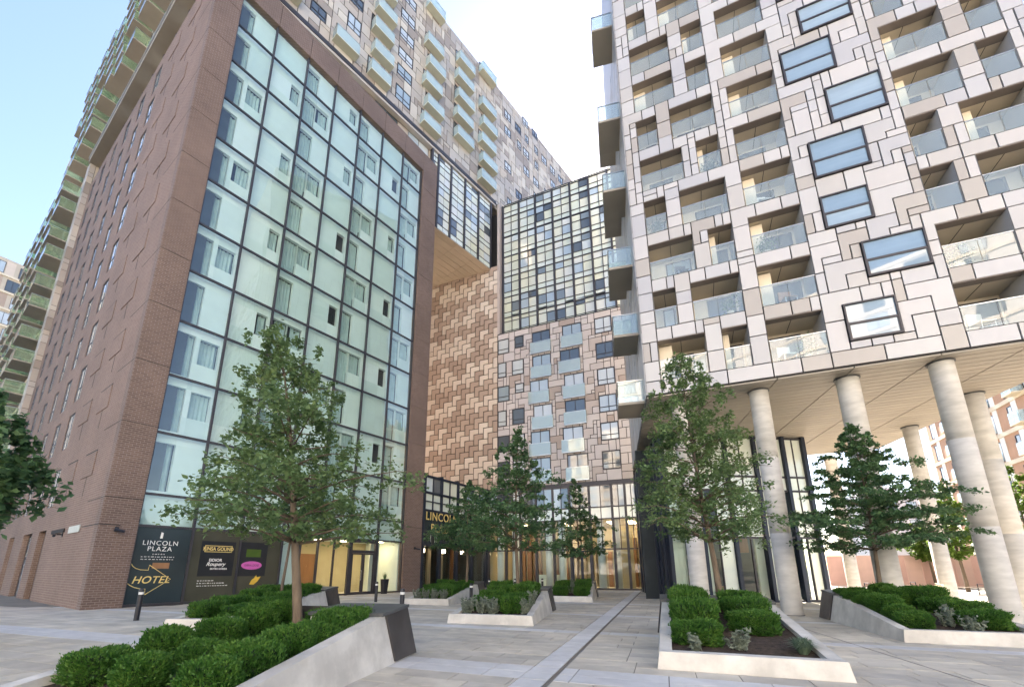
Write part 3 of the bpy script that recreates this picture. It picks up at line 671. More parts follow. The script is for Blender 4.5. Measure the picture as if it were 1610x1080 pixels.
for j in range(int(42/1.25)):
    z = j*1.25; h = 1.25
    bx('corner_panel', HS, wx1-1.35, wx1, -.42, .0, z+.02, z+(h*.62 if j % 2 else h)-.02, M['upper'], wing)
    if j % 2: bx('corner_panel', HS, wx1-1.35, wx1, -.42, .0, z+h*.62+.02, z+h-.02, M['upper'], wing)
bx('corner_backing', HS, wx1-1.3, wx1-.02, -.38, .03, 0, 42, M['joint'], wing)
ws = random.Random(4)
for k in range(14):
    z = 3.2 + k*2.72
    for j in range(5):
        x = wx1 - 1.7 - j*4.2 - (1.2 if k % 2 else 0)
        balcony(wing, HS, x-2.9, x, z, 1.6, M['greenglass'], M['soffit'])
        window(wing, HS, x-2.6, x-.3, z+.18, z+2.3, -.05, .5, None, .09, 'balcony_door')
        bx('cladding_panel', HS, x-4.0, x-3.1, -.03, .03, z-.1, z+2.4, M['upper'], wing)
    bx('cladding_panel', HS, wx0, wx1-1.4, -.03, .03, z+2.35, z+2.62, M['creamwall'], wing)
# ================================================================== CENTRE BUILDING
cen = thing('courtyard_building', 'taupe panelled building with herringbone wall, juliet balconies and glass top across the courtyard', 'building', (*Pc, 0))
# herringbone wall
hc, hz_ = .52, .57; hx0, hz0, hnx, hnz = -20.2, 8.9, 18, 43
hb = random.Random(2); done = []; mats_ = {}
for m_ in range(-40, 60):
    for k in range(-60, 60):
        ox, oz = k + m_, -k + 2*m_
        cells = [(ox, oz), (ox, oz+1), (ox+1, oz+1)]
        cells = [c for c in cells if 0 <= c[0] < hnx and 0 <= c[1] < hnz]
        if cells:
            if len(cells) == 2 and abs(cells[0][0]-cells[1][0]) + abs(cells[0][1]-cells[1][1]) > 1:
                for c in cells: done.append([c]); mats_[(round(hx0+c[0]*hc,3), round(hz0+c[1]*hz_,3))] = (m_, k)
            else:
                done.append(cells); mats_[(round(hx0+min(c[0] for c in cells)*hc,3), round(hz0+min(c[1] for c in cells)*hz_,3))] = (m_, k)
def hm(x, z):
    m_, k = mats_.get((round(x,3), round(z,3)), (0, 0)); t = (m_*2 + k//2) % 3
    return M['herrD'] if (t == 0 or random.Random(m_*31+k*7).random() < .25) else M['herrL']
clad('herringbone_panel', cen, CF, done, hx0, hz0, hc, hz_, M['herrL'], hb, .075, .06, 0, 300, None, hm)
bx('herringbone_backing', CF, hx0, hx0+hnx*hc, .065, .12, hz0, 33.5, M['joint'], cen)
# clad facade with windows
cx, cz = .31, .3225; s0, z0 = -10.82, 8.92; nx, nz = 40, 50; blk = set(); cr = random.Random(9); ws_ = []; js = []
for i, zt in enumerate((24.27, 21.87, 19.3, 16.72, 14.12, 11.54)):
    x0 = -10.82; ws_.append(block(x0, x0+(1.24 if i not in (1,3) else 1.0), zt-1.55, zt))
    if i in (0, 2): ws_.append(block(-8.85, -7.95, zt-1.15, zt))
    else: ws_.append(block(-9.25, -7.9, zt-1.55, zt))
    j1 = -7.0 if i in (0,1,3) else -7.32; j2 = -4.0 if i in (0,2,3,5) else -4.35
    js.append(block(j1, j1+1.86, zt-2.25, zt)); js.append(block(j2, j2+1.86, zt-2.25, zt)); ws_.append(block(-1.05, .5, zt-1.6, zt))
substrate('backing_wall', cen, CF, nx, nz, blk, s0, z0, cx, cz, .06, M['joint'])
clad('cladding_panel', cen, CF, tile(nx, nz, blk, cr), s0, z0, cx, cz, M['centre'], cr, .06, .05)
for k, (x0, x1, za, zb) in enumerate(ws_): window(cen, CF, x0+.01, x1-.01, za+.01, zb-.01, -.02, .55 if x1-x0 > 1.3 else None, None, .12, 'window', .3, .07)
for (x0, x1, za, zb) in js:
    o = window(cen, CF, x0+.01, x1-.01, za+.01, zb-.01, .0, .5, None, .12, 'juliet_door')
    b = MB(); b.box(x0-.12, x1+.08, -.22, -.2, za-.1, za+1.02); b.box(x0-.12, x0-.1, -.2, -.02, za-.1, za+1.02); b.box(x1+.06, x1+.08, -.2, -.02, za-.1, za+1.02); b.build('balustrade', M['juliet'], o, CF)
    b = MB(); b.box(x0-.13, x1+.09, -.235, -.19, za+1.02, za+1.06); b.box(x0-.13, x1+.09, -.23, -.03, za-.16, za-.1); b.build('handrail', M['rail'], o, CF)
# glass curtain wall on top, set back
GZ0, GZ1 = 25.1, 41.45; GX = [-10.5, -8.58, -6.68, -4.75, -2.8, -.82, 1.15, 3.1, 5.05]; fz = [25.1, 27.3, 29.75, 32.25, 34.8, 37.4, 39.95]
for x in GX: bx('mullion', CF, x-.09, x+.09, .55, .95, GZ0, GZ1, M['dark'], cen)
b = MB()
for z in fz + [GZ1]: b.box(-10.4, 5, .72, .9, z-.05, z+.05)
for z in fz: b.box(-10.4, 5, .74, .88, z+.62-.03, z+.62+.03); b.box(-10.4, 5, .74, .88, z+1.72-.03, z+1.72+.03)
b.build('transom_grid', M['dark'], cen, CF)
for x0, x1 in zip(GX[:-1], GX[1:]):
    mid = (x0+x1)/2; bx('mullion', CF, mid-.03, mid+.03, .7, .9, GZ0, GZ1, M['dark'], cen)
    for z in fz:
        for za, zb in ((z+.05, z+.59), (z+.65, z+1.69), (z+1.75, min(z+2.48, GZ1-.05))):
            if zb-za < .15: continue
            for a_, c_ in ((x0+.09, mid-.03), (mid+.03, x1-.09)): bx('glass_pane', CF, a_, c_, .8, .82, za, round(zb,3), M['cwpane'] if za > z+.6 else M['spandrel'], cen)
bx('glazing_backing', CF, -10.5, 5.1, .9, 1.0, GZ0, GZ1, M['joint'], cen)
bx('parapet_coping', CF, -10.82, 1.58, -.04, .9, 25.045, 25.09, M['dark'], cen)
b = MB(); b.box(-10.9, -10.62, .0, 1.0, 25.06, GZ1); b.build('return_fin', M['centre'], cen, CF)
b = MB(); b.box(-20, 5, 1.2, 12, 9.2, 41.3); b.build('core', M['joint'], cen, CF)
# lobby glazing
LX = [-11.8, -10.0, -8.6, -7.1, -5.5, -4.0, -2.25, -.35, .75, 1.75]
b = MB(); b.box(-11.8, 1.75, -.05, .3, 8.55, 8.9); b.build('lobby_head', M['dark'], cen, CF)
for x in LX: bx('mullion', CF, x-.09, x+.09, -.02, .3, 0, 8.55, M['dark'] if x < 1.5 else M['navy'], cen)
for x0, x1 in zip(LX[:-1], LX[1:]):
    mid = (x0+x1)/2; bx('mullion', CF, mid-.03, mid+.03, .05, .2, 3.2, 8.55, M['dark'], cen)
    for za, zb, mt in ((6.75, 8.5, 'pane'), (5.75, 6.65, 'spandrel'), (3.25, 5.65, 'lobbyglass')):
        for a_, c_ in ((x0+.09, mid-.03), (mid+.03, x1-.09)): bx('glass_pane', CF, a_, c_, .1, .12, za, zb, M[mt], cen)
    if abs(x0+4.0) > .1: bx('glass_pane', CF, x0+.09, x1-.09, .1, .12, .1, 3.15, M['lobbyglass'], cen)
b = MB()
for z in (6.7, 5.7, 3.2): b.box(-11.7, 1.7, .02, .22, z-.05, z+.05)
b.box(-11.7, -4.0, .02, .22, 0, .1); b.box(-2.2, 1.7, .02, .22, 0, .1); b.build('transom_grid', M['dark'], cen, CF)
for x0 in (-3.9, -3.1):
    b = MB(); ringbox(b, x0, x0+.78, .06, .16, .02, 3.1, .1); dr = b.build('lobby_door', M['navy'], cen, CF); bx('pane', CF, x0+.09, x0+.69, .1, .115, .1, 3.02, M['lobbyglass'], dr)
for k, x in enumerate((-10.9, -9.4, -6.2, -5.0, -1.6, -.3)):
    b = MB(); b.tube([(x, .9, 0), (x, .9, 5.7)], .32, 16); b.build('lobby_pillar', M['mint'], cen, CF, True)
b = MB(); b.box(-11.8, 2, 6, 6.1, 0, 5.8, 0); b.box(-11.8, 2, .35, 6, 5.72, 5.8, 1); b.box(-11.8, 2, .3, 6, -.01, .008, 2); b.box(-11.8,-11.7,.3,6,0,5.8,0); b.box(2,2.1,.3,6,0,5.8,0); b.build('lobby_room', [M['lobbywall'], M['creamwall'], M['slab']], cen, CF)
lr = random.Random(12); x = -11.2
while x < 1.6:
    wd_ = lr.uniform(.18, .5); bx('timber_strip', CF, x, x+wd_, 5.2+lr.random()*.4, 5.9, .01, lr.choice((3.2, 4.4, 5.6)), M['wood'], cen); x += wd_ + lr.uniform(.1, .7)
for x in (-9.2, -5.4, -1.0, .6): bx('ceiling_light', CF, x-.3, x+.3, 2.6, 5.0, 5.66, 5.70, M['lamp'], cen)
bx('yellow_partition', CF, -.35, .72, 3.2, 3.4, .01, 4.9, M['lobbywall'], cen); bx('reception_desk', CF, -7.9, -5.4, 2.6, 3.3, .01, 1.1, M['spandrel'], cen)
# ---- low wing with the gold letters
E0 = Vector((-5.8, 33.6)); E1 = Vector((-1.02, 41.05)); dw = (E1-E0).normalized(); LW = Fr(E0, ang(dw)); WL = 8.75
lw = thing('lobby_wing', 'low dark glazed lobby wing with gold LINCOLN PLAZA letters beside the brick pier', 'building', (*E0, 0))
wxs = [0, 1.05*2, 2.1*2, 2.1*3, WL]
for x in (0.08, 2.13, 4.3, 6.45, WL-.1): bx('mullion', LW, x-.12, x+.12, -.05, .25, 0, 8.95, M['navy'], lw)
b = MB()
for z in (8.75, 7.45, 6.05, 3.4): b.box(0, WL, -.03, .25, z-.09, z+.09)
b.box(0, WL, -.03, .25, 6.72, 6.80); b.build('transom_grid', M['navy'], lw, LW)
for x0, x1 in ((.2, 2.01), (2.25, 4.18), (4.42, 6.33), (6.57, WL-.22)):
    mid = (x0+x1)/2; bx('mullion', LW, mid-.05, mid+.05, 0, .2, 3.4, 8.7, M['navy'], lw)
    for a_, c_ in ((x0, mid-.05), (mid+.05, x1)):
        bx('glass_pane', LW, a_, c_, .08, .1, 7.54, 8.66, M['cwpane'], lw); bx('glass_pane', LW, a_, c_, .08, .1, 6.8, 7.36, M['spandrel'], lw); bx('glass_pane', LW, a_, c_, .08, .1, 6.14, 6.72, M['spandrel'], lw)
        bx('glass_pane', LW, a_, c_, .08, .1, 3.49, 5.96, M['banner'], lw); bx('glass_pane', LW, a_, c_, .08, .1, .05, 3.31, M['lobbyglass'], lw)
text('LINCOLN', LW, .22, 5.32, .62, M['gold'], lw, y=-.075, sx=.95, sp=1.12, name='gold_letters', bold=.01)
text('PLAZA', LW, .84, 4.42, .62, M['gold'], lw, y=-.075, sx=.95, sp=1.12, name='gold_letters', bold=.01)
text('I II', LW, .78, 3.62, .58, M['rail'], lw, y=-.075, sx=.9, sp=1.1, name='letter_reflection_strokes')  # dim reflections of the letters, modelled as solid grey strokes
b = MB(); b.box(.05, WL, 4.5, 4.6, 0, 8.8, 0); b.box(-.3, .04, .3, 4.6, 0, 8.8, 0); b.box(WL, WL+.2, .3, 4.6, 0, 8.8, 0); b.box(.05, WL, .3, 4.5, 8.85, 8.95, 1); b.box(.05, WL, .3, 4.5, -.01, .008, 2); b.build('wing_room', [M['room'], M['joint'], M['slab']], lw, LW)
for x in (.6, 2.2, 3.4, 5.0, 6.6): bx('timber_strip', LW, x, x+.4, 2.4, 2.6, .01, 3.3, M['wood'], lw)
for x in (1.6, 4.2, 6.8): bx('ceiling_light', LW, x-.06, x+.06, 1.2, 1.5, 2.9, 3.2, M['lamp'], lw)
# ================================================================== RIGHT TOWER
tow = thing('apartment_tower', 'pale grey panelled apartment tower with recessed glass balconies standing on round concrete columns', 'building', (*T, 0))
cx, cz = .3105, .3025; s0, z0 = 0, 8.72; nx = 46; nz = 84; blk = set(); PITCH = 2.42
TW = nx*cx; logs = []; twin = []
patAB = 'WNWNWNWWNW'; patDE = 'WWNNWWNWNW'
for k in range(10):
    zt = 11.05 + PITCH*k + .02; zb = zt - 1.79
    A_ = [(.62, 2.48), (3.1, 4.04)] if patAB[k] == 'W' else [(.62, 1.55), (2.17, 4.04)]
    D_ = [(10.25, 12.11), (12.73, 13.66)] if patDE[k] == 'W' else [(10.25, 11.18), (11.8, 13.66)]
    for x0, x1 in A_ + [(4.66, 6.52)] + D_: logs.append(block(x0, x1, zb, zt))
for x0, zt in ((7.1, 11.15), (8.22, 13.64), (7.1, 16.1), (7.25, 18.6), (8.2, 21.08), (6.98, 23.7), (7.8, 25.95), (7.1, 28.5), (8.2, 31.0)): twin.append(block(x0, x0+1.7, zt-1.65, zt))
substrate('backing_wall', tow, TF, nx, nz, blk, s0, z0, cx, cz, .07, M['joint'])
rt = random.Random(14)
def tkey(t):
    p = TF.p(t[1], 0, t[2]); vis = (p.z < 33 - (t[1])*.62)
    return (0 if vis else 1, (p - cam.location).length)
pcs = tile(nx, nz, blk, rt)
clad('cladding_panel', tow, TF, pcs, s0, z0, cx, cz, M['tower'], rt, .046, .06, 0, 300, tkey)
for (x0, x1, za, zb) in twin:
    b = MB(); ringbox(b, x0+.01, x1-.01, -.07, .08, za+.01, zb-.01, .055); hzz = za + (zb-za)*.46; b.box(x0+.065, x1-.065, -.05, .08, hzz-.03, hzz+.03); ringbox(b, x0+.065, x1-.065, -.055, .05, za+.065, hzz-.03, .03)
    o = b.build('window', M['dark'], tow, TF)
    bx('pane', TF, x0+.06, x1-.06, .0, .015, hzz+.02, round(zb-.06, 3), M['towerwin'], o)
    tilt = rt.random() < .4
    po = bx('pane', TF, x0+.09, x1-.09, -.02, -.005, za+.09, round(hzz-.055, 3), M['towerwin'], o)
dpl = 1.55
lc = {}
for n_, (x0, x1, za, zb) in enumerate(logs):
    W_, H_ = round(x1-x0, 3), round(zb-za, 3); var = rt.randint(0, 3); key = (W_, H_, var)
    if key not in lc:
        b = MB(); y1 = dpl
        b.quad((0,.0,H_),(W_,.0,H_),(W_,y1,H_),(0,y1,H_), 0)                       # ceiling
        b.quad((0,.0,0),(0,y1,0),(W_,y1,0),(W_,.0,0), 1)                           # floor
        b.quad((0,.0,0),(0,.0,H_),(0,y1,H_),(0,y1,0), 2); b.quad((W_,.0,0),(W_,y1,0),(W_,y1,H_),(W_,.0,H_), 2)
        b.quad((0,y1,0),(0,y1,H_),(W_,y1,H_),(W_,y1,0), 3)
        b.box(W_*.5-.01, W_*.5+.01, .02, y1-.01, H_-.012, H_-.004, 4)
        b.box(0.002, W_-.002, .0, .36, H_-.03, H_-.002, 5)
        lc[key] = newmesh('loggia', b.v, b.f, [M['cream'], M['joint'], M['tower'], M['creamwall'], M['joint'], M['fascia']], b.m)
    o = obj('loggia', lc[key], tow, TF.M @ Matrix.Translation((x0, 0, za)))
    dx0 = .3 if var % 2 else W_*.35
    b = MB(); ringbox(b, x0+dx0, x0+min(W_-.1, dx0+W_*.6), dpl-.06, dpl-.005, za+.02, zb-.14, .06); dd = b.build('balcony_door', M['dark'], o, TF)
    bx('pane', TF, x0+dx0+.05, x0+min(W_-.1, dx0+W_*.6)-.05, dpl-.045, dpl-.03, za+.06, round(zb-.19, 3), M['room'] if var else M['pane'], dd)
    if var in (1, 2): bx('partition', TF, x0+.02, round(x0+min(.55, W_*.3), 3), .55, dpl-.08, za+.01, round(zb-.05, 3), M['creamwall'], o)
    gh = .88
    if W_ > 1.2:
        for a_, c_ in ((.03, W_/2-.008), (W_/2+.008, W_-.03)): bx('balustrade', TF, x0+a_, round(x0+c_, 4), .03, .045, za+.0, za+gh, M['balglass'], o)
    else: bx('balustrade', TF, x0+.03, x1-.03, .03, .045, za+.0, za+gh, M['balglass'], o)
    bx('handrail', TF, x0+.01, x1-.01, .015, .06, round(za+gh, 3), round(za+gh+.035, 3), M['rail'], o)
b = MB(); wl = [tuple((T + w*a_ + v*c_)) for a_, c_ in ((.05, 2.0), (TW-.05, 2.0), (TW-.05, 14.4), (.05, 14.4))]
b.prism(wl, 8.9, 46); b.build('core', M['bgpale'], tow)
# upper storeys above the picture, plain and unseen, added to cast the tower's shadow
b = MB(); b.prism([tuple(T + w*a_ + v*c_) for a_, c_ in ((.0, 0.05), (TW, .05), (TW, 14.5), (.0, 14.5))], z0+nz*cz+.02, 46); b.build('upper_storeys', M['tower'], tow)
# left flank
b = MB(); b.quad((-14.5,.03,8.72),(0,.03,8.72),(0,.03,34.2),(-14.5,.03,34.2)); b.build('flank_backing', M['joint'], tow, TL)
fr_ = random.Random(6); cells_ = tile(46, 34, set(), fr_); 
clad('flank_panel', tow, TL, cells_, -14.42, 8.74, .3125, .75, M['tower'], fr_, .045, .05, -.02, 60, lambda t: -t[1])
b = MB(); b.quad((0,.03,8.72),(14.5,.03,8.72),(14.5,.03,34.2),(0,.03,34.2)); b.build('right_flank', M['tower'], tow, Fr(T + w*TW, ang(v)))
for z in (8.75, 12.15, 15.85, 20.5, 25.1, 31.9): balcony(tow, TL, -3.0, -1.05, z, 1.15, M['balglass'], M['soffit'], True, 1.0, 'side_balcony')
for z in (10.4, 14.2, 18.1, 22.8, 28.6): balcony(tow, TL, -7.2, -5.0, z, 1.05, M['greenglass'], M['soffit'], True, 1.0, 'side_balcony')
# soffit planks (skewed to follow the two directions of the plan)
pw, ns = .40, 6; sw = TW/ns; npl = 36
vs_ang = v
sk = MB(); vv = Vector((v.dot(w), v.dot(Vector((-w.y, w.x)))))
pk = [(.02, 0), (sw-.02, 0), (sw-.02+vv.x*(pw-.035), vv.y*(pw-.035)), (.02+vv.x*(pw-.035), vv.y*(pw-.035))]
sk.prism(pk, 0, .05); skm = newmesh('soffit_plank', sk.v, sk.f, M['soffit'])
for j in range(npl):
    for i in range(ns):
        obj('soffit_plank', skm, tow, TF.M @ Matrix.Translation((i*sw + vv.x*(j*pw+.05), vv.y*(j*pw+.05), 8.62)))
b = MB(); b.prism([tuple(T + w*a_ + v*c_) for a_, c_ in ((0.01, .03), (TW-.01, .03), (TW-.01, 14.5), (.01, 14.5))], 8.68, 8.715); b.build('soffit_backing', M['joint'], tow)
# columns
def column(x, y, r):
    zs_c = [(0, 0), (2.88, 0), (2.885, -.012), (2.905, -.012), (2.91, 0), (5.78, 0), (5.785, -.012), (5.805, -.012), (5.81, 0), (8.6, 0)]; n_ = 40; vv_ = []; ff = []
    for z, e in zs_c: vv_ += [((r+e)*math.cos(2*math.pi*k/n_), (r+e)*math.sin(2*math.pi*k/n_), z) for k in range(n_)]
    for i in range(len(zs_c)-1):
        for k in range(n_): ff.append((i*n_+k, i*n_+(k+1) % n_, (i+1)*n_+(k+1) % n_, (i+1)*n_+k))
    b = MB().add(vv_, ff); cl = b.build('column', M['colconc'], tow, Fr((x, y), x), True)
    b = MB(); b.tube([(0, 0, -.01), (0, 0, .02)], r+.03, 28); b.build('base_collar', M['cap'], cl, Fr((x, y), x))
    b = MB(); b.tube([(0, 0, 8.57), (0, 0, 8.615)], r+.05, 28); b.build('head_collar', M['cap'], cl, Fr((x, y), x))
for x, y, r in ((10.58, 16.56, .34), (15.5, 14.02, .34), (7.96, 17.98, .34), (13.25, 15.35, .36), (20.95, 21.16, .31), (19.61, 16.9, .36), (21.65, 27.6, .34)): column(x, y, r)
# glass pavilion under the tower
G0 = Vector((8.47, 22.1)); G1 = Vector((16.68, 23.0)); G2 = Vector((10.6, 33.2)); G3 = Vector((19.6, 33.5)); gd = (G1-G0).normalized(); GF = Fr(G0, ang(gd)); GL = (G1-G0).length
gxs = [0.08, 1.9, 3.6, 5.3, 7.0, GL-.06]; si0 = random.Random(23)
for x in gxs: bx('mullion', GF, x-.09, x+.09, -.12, .2, 0, 8.6, M['navy'], tow)
b = MB()
for z in (6.35, 5.6, 8.5, 3.16): b.box(.1, GL-.1, -.02, .12, z-.05, z+.05)
b.box(.1, GL-.1, -.02, .12, 0, .1); b.build('transom_grid', M['dark'], tow, GF)
for x0, x1 in zip(gxs[:-1], gxs[1:]):
    mid = (x0+x1)/2; bx('mullion', GF, mid-.025, mid+.025, 0, .1, 0, 8.5, M['dark'], tow)
    for a_, c_ in ((x0+.11, mid-.025), (mid+.025, x1-.11)):
        if c_-a_ < .05: continue
        bx('glass_pane', GF, round(a_,3), round(c_,3), .04, .055, 6.4, 8.45, M['spandrel'], tow); bx('glass_pane', GF, round(a_,3), round(c_,3), .04, .055, 5.65, 6.3, M['spandrel'], tow); bx('glass_pane', GF, round(a_,3), round(c_,3), .04, .055, 3.2, 5.55, M['spandrel'] if si0.random() < .55 else M['lobbyglass'], tow); bx('glass_pane', GF, round(a_,3), round(c_,3), .04, .055, .1, 3.12, M['spandrel'] if si0.random() < .3 else M['lobbyglass'], tow)
b = MB()
for x, ww in ((.35, .8), (2.0, .5), (5.0, .7), (6.3, .6)): b.box(x, x+ww, .5, .6, .05, 8.4, 0)
b.box(.1, GL-.1, 3.2, 3.3, 0, 8.5, 1); b.box(.1, GL-.1, .2, 3.2, 5.58, 5.64, 2); b.box(.1, GL-.1, .2, 3.2, -.01, .008, 3)
b.build('shop_interior', [M['spandrel'], M['room'], M['dark'], M['slab']], tow, GF)
si = random.Random(17)
for k in range(14):
    x = si.uniform(.6, GL-1.2); z = si.choice((.02, .9, 1.7, 2.5)); bx('shop_shelf', GF, x, x+si.uniform(.4, .9), 2.2, 2.6, z, z+si.uniform(.3, .8), si.choice((M['wood'], M['creamwall'], M['room'], M['lobbywall'])), tow)
for x in (2.2, 3.9, 7.5): bx('shop_light', GF, x-.1, x+.1, 1.2, 1.5, 3.2, 3.3, M['lamp'], tow)
bx('menu_board', GF, 6.1, 6.95, .14, .2, .6, 3.2, M['poster'], tow)
dashes_z = [2.9, 2.6, 2.3, 2.0, 1.6, 1.3]
lf = (G0-G2); LWF = Fr(G2, ang(lf.normalized())); LWL = lf.length   # left flank of the pavilion, seen from the court
k = 0; x = 0
while x < LWL-.3:
    e = min(x+.62, LWL); bx('navy_panel', LWF, x+.02, e-.02, (-.0 if k % 2 else -.14), .12, 0, 8.6, M['navy'], tow); x += .62; k += 1
b = MB(); ringbox(b, 3.0, 4.3, -.2, -.1, 0, 3.0, .1); dr = b.build('service_door', M['navy'], tow, LWF); bx('pane', LWF, 3.08, 4.22, -.16, -.14, .08, 2.92, M['pane'], dr)
rf = (G3-G1); RF = Fr(G1, ang(rf.normalized())); RL = rf.length
x = 0
while x < RL-.5:
    bx('mullion', RF, x-.08, x+.08, -.1, .15, 0, 8.6, M['navy'], tow); bx('glass_pane', RF, x+.08, x+1.24, .02, .04, .05, 8.5, M['lobbyglass'], tow); x += 1.32
# ================================================================== PLANTERS
PLAB = ['long low concrete planter with a dark end in the left foreground, thick with box shrubs', 'concrete planter with clipped hedges in front of the dark printed hotel panes', 'concrete planter in front of the gold lettered lobby wing',
        'concrete planter with silver plants in the middle of the plaza', 'small far concrete planter in front of the lobby doors', 'pale concrete planter with an open mulch corner in the right foreground', 'concrete planter with a dark tilted end below the big round column on the right']
ZL, ZH, ZT = .27, .80, .93
def planter(q):
    f = q['fr']; W, L = q['W'], q['L']; ba = .16; t = .2; yc = L - 1.05
    o = thing('planter', PLAB[q['n']], 'planter', tuple(f.o), 'wedge shaped concrete planters', f.a)
    def zr(y): return ZL + (ZH-ZL)*min(1, max(0, y-.25)/(yc-.25))
    b = MB()
    for sgn in (0, 1):      # side walls, battered, rising towards the back
        X = (lambda x: x) if sgn == 0 else (lambda x: W-x)
        ys = [0, .25, yc, L-.03]; ring = []
        for y in ys:
            z = zr(y) if y < L-.05 else ZT-.06; k = z/ZT*ba
            yt = y + (k*.6 if y == 0 else 0); ring.append([(X(0), y, 0), (X(k), yt, z), (X(k+t), yt, z), (X(t+.1), y, 0)])
        n0 = len(b.v); vv_ = [p for r in ring for p in r]; ff = []
        for i in range(3):
            for j in range(4):
                a_, c_ = i*4+j, i*4+(j+1) % 4
                ff.append((a_, c_, c_+4, a_+4) if sgn else (a_, a_+4, c_+4, c_))
        ff += [(0,1,2,3) if not sgn else (3,2,1,0), (12,15,14,13) if not sgn else (13,14,15,12)]
        b.add(vv_, ff)
    k = ZL/ZT*ba
    b.add([(t+.1,0,0),(W-t-.1,0,0),(W-k-t,k*.6,ZL),(k+t,k*.6,ZL),(k+t,.24,ZL),(W-k-t,.24,ZL),(W-t-.1,.26,0),(t+.1,.26,0)], [(0,1,2,3),(3,2,5,4),(4,5,6,7)])
    b.build('concrete_wall', M['concrete'], o, f)
    b = MB(); xl = .09 if q['n'] else W*.5; x0 = xl+.04; b.add([(x0,yc,ZH-.02),(W-.13,yc,ZH-.02),(W-.13,L-.03,ZT-.06),(x0,L-.03,ZT-.06),(x0,yc,.05),(W-.13,yc,.05),(W-.13,L-.03,.05),(x0,L-.03,.05)], [(0,1,2,3),(4,5,1,0),(7,6,2,3),(4,0,3,7)]); b.build('bench_block', M['concrete'], o, f)
    # cap
    b = MB(); zt, zb = .055, 0
    b.add([(xl,yc-.03,ZH),(W-.09,yc-.03,ZH),(W-.09,L+.02,ZT-.05),(xl,L+.02,ZT-.05),(xl,yc-.03,ZH+zt),(W-.09,yc-.03,ZH+zt),(W-.09,L+.02,ZT+zt-.05),(xl,L+.02,ZT+zt-.05)], [(0,3,2,1),(4,5,6,7),(0,1,5,4),(1,2,6,5),(2,3,7,6),(3,0,4,7)]); b.build('dark_cap', M['cap'], o, f)
    for sgn in (0, 1):     # tilted metal cheeks on the sides of the bench end
        X = (lambda x: x) if sgn == 0 else (lambda x: W-x)
        ya, yb = yc+.22, L+.10; 
        P = [(X(-.03), ya+.12, .03), (X(-.03), yb+.1, .03), (X(ba*.9-.035), L+.0, ZT-.055), (X(ba*.86-.035), ya-.08, ZH-.0)]
        Q2 = [(X(.02), ya+.12, .03), (X(.02), yb+.1, .03), (X(ba*.9+.02), L, ZT-.055), (X(ba*.86+.02), ya-.08, ZH)]
        b = MB(); b.add(P+Q2, [(0,1,2,3),(7,6,5,4),(0,4,5,1),(1,5,6,2),(2,6,7,3),(3,7,4,0)]); b.build('metal_cheek', M['capmetal'], o, f)
    b = MB(); b.add([(-.02,L+.18,.03),(W+.02,L+.18,.03),(W-.12,L-.0,ZT-.06),(.12,L-.0,ZT-.06),(-.02,L+.13,.03),(W+.02,L+.13,.03),(W-.12,L-.05,ZT-.06),(.12,L-.05,ZT-.06)], [(0,1,2,3),(7,6,5,4),(0,4,5,1),(1,5,6,2),(2,6,7,3),(3,7,4,0)]); b.build('metal_back', M['capmetal'], o, f)
    b = MB(); n_ = 8
    zs_ = (lambda y: zr(y)-.09) if q['n'] else (lambda y: .2+.068*y)
    ysl = [.2, .6, 1.2, 2.0, 3.0, yc] + ([] if q['n'] else [L-.1])
    vv_ = []; 
    for y in ysl: vv_ += [(.2, y, zs_(y)), (W-.2, y, zs_(y))]
    b.add(vv_, [(2*i, 2*i+1, 2*i+3, 2*i+2) for i in range(len(ysl)-1)]); b.build('soil', M['soil'], o, f)
    q['zr'] = zs_; return o
for q in PL: planter(q)
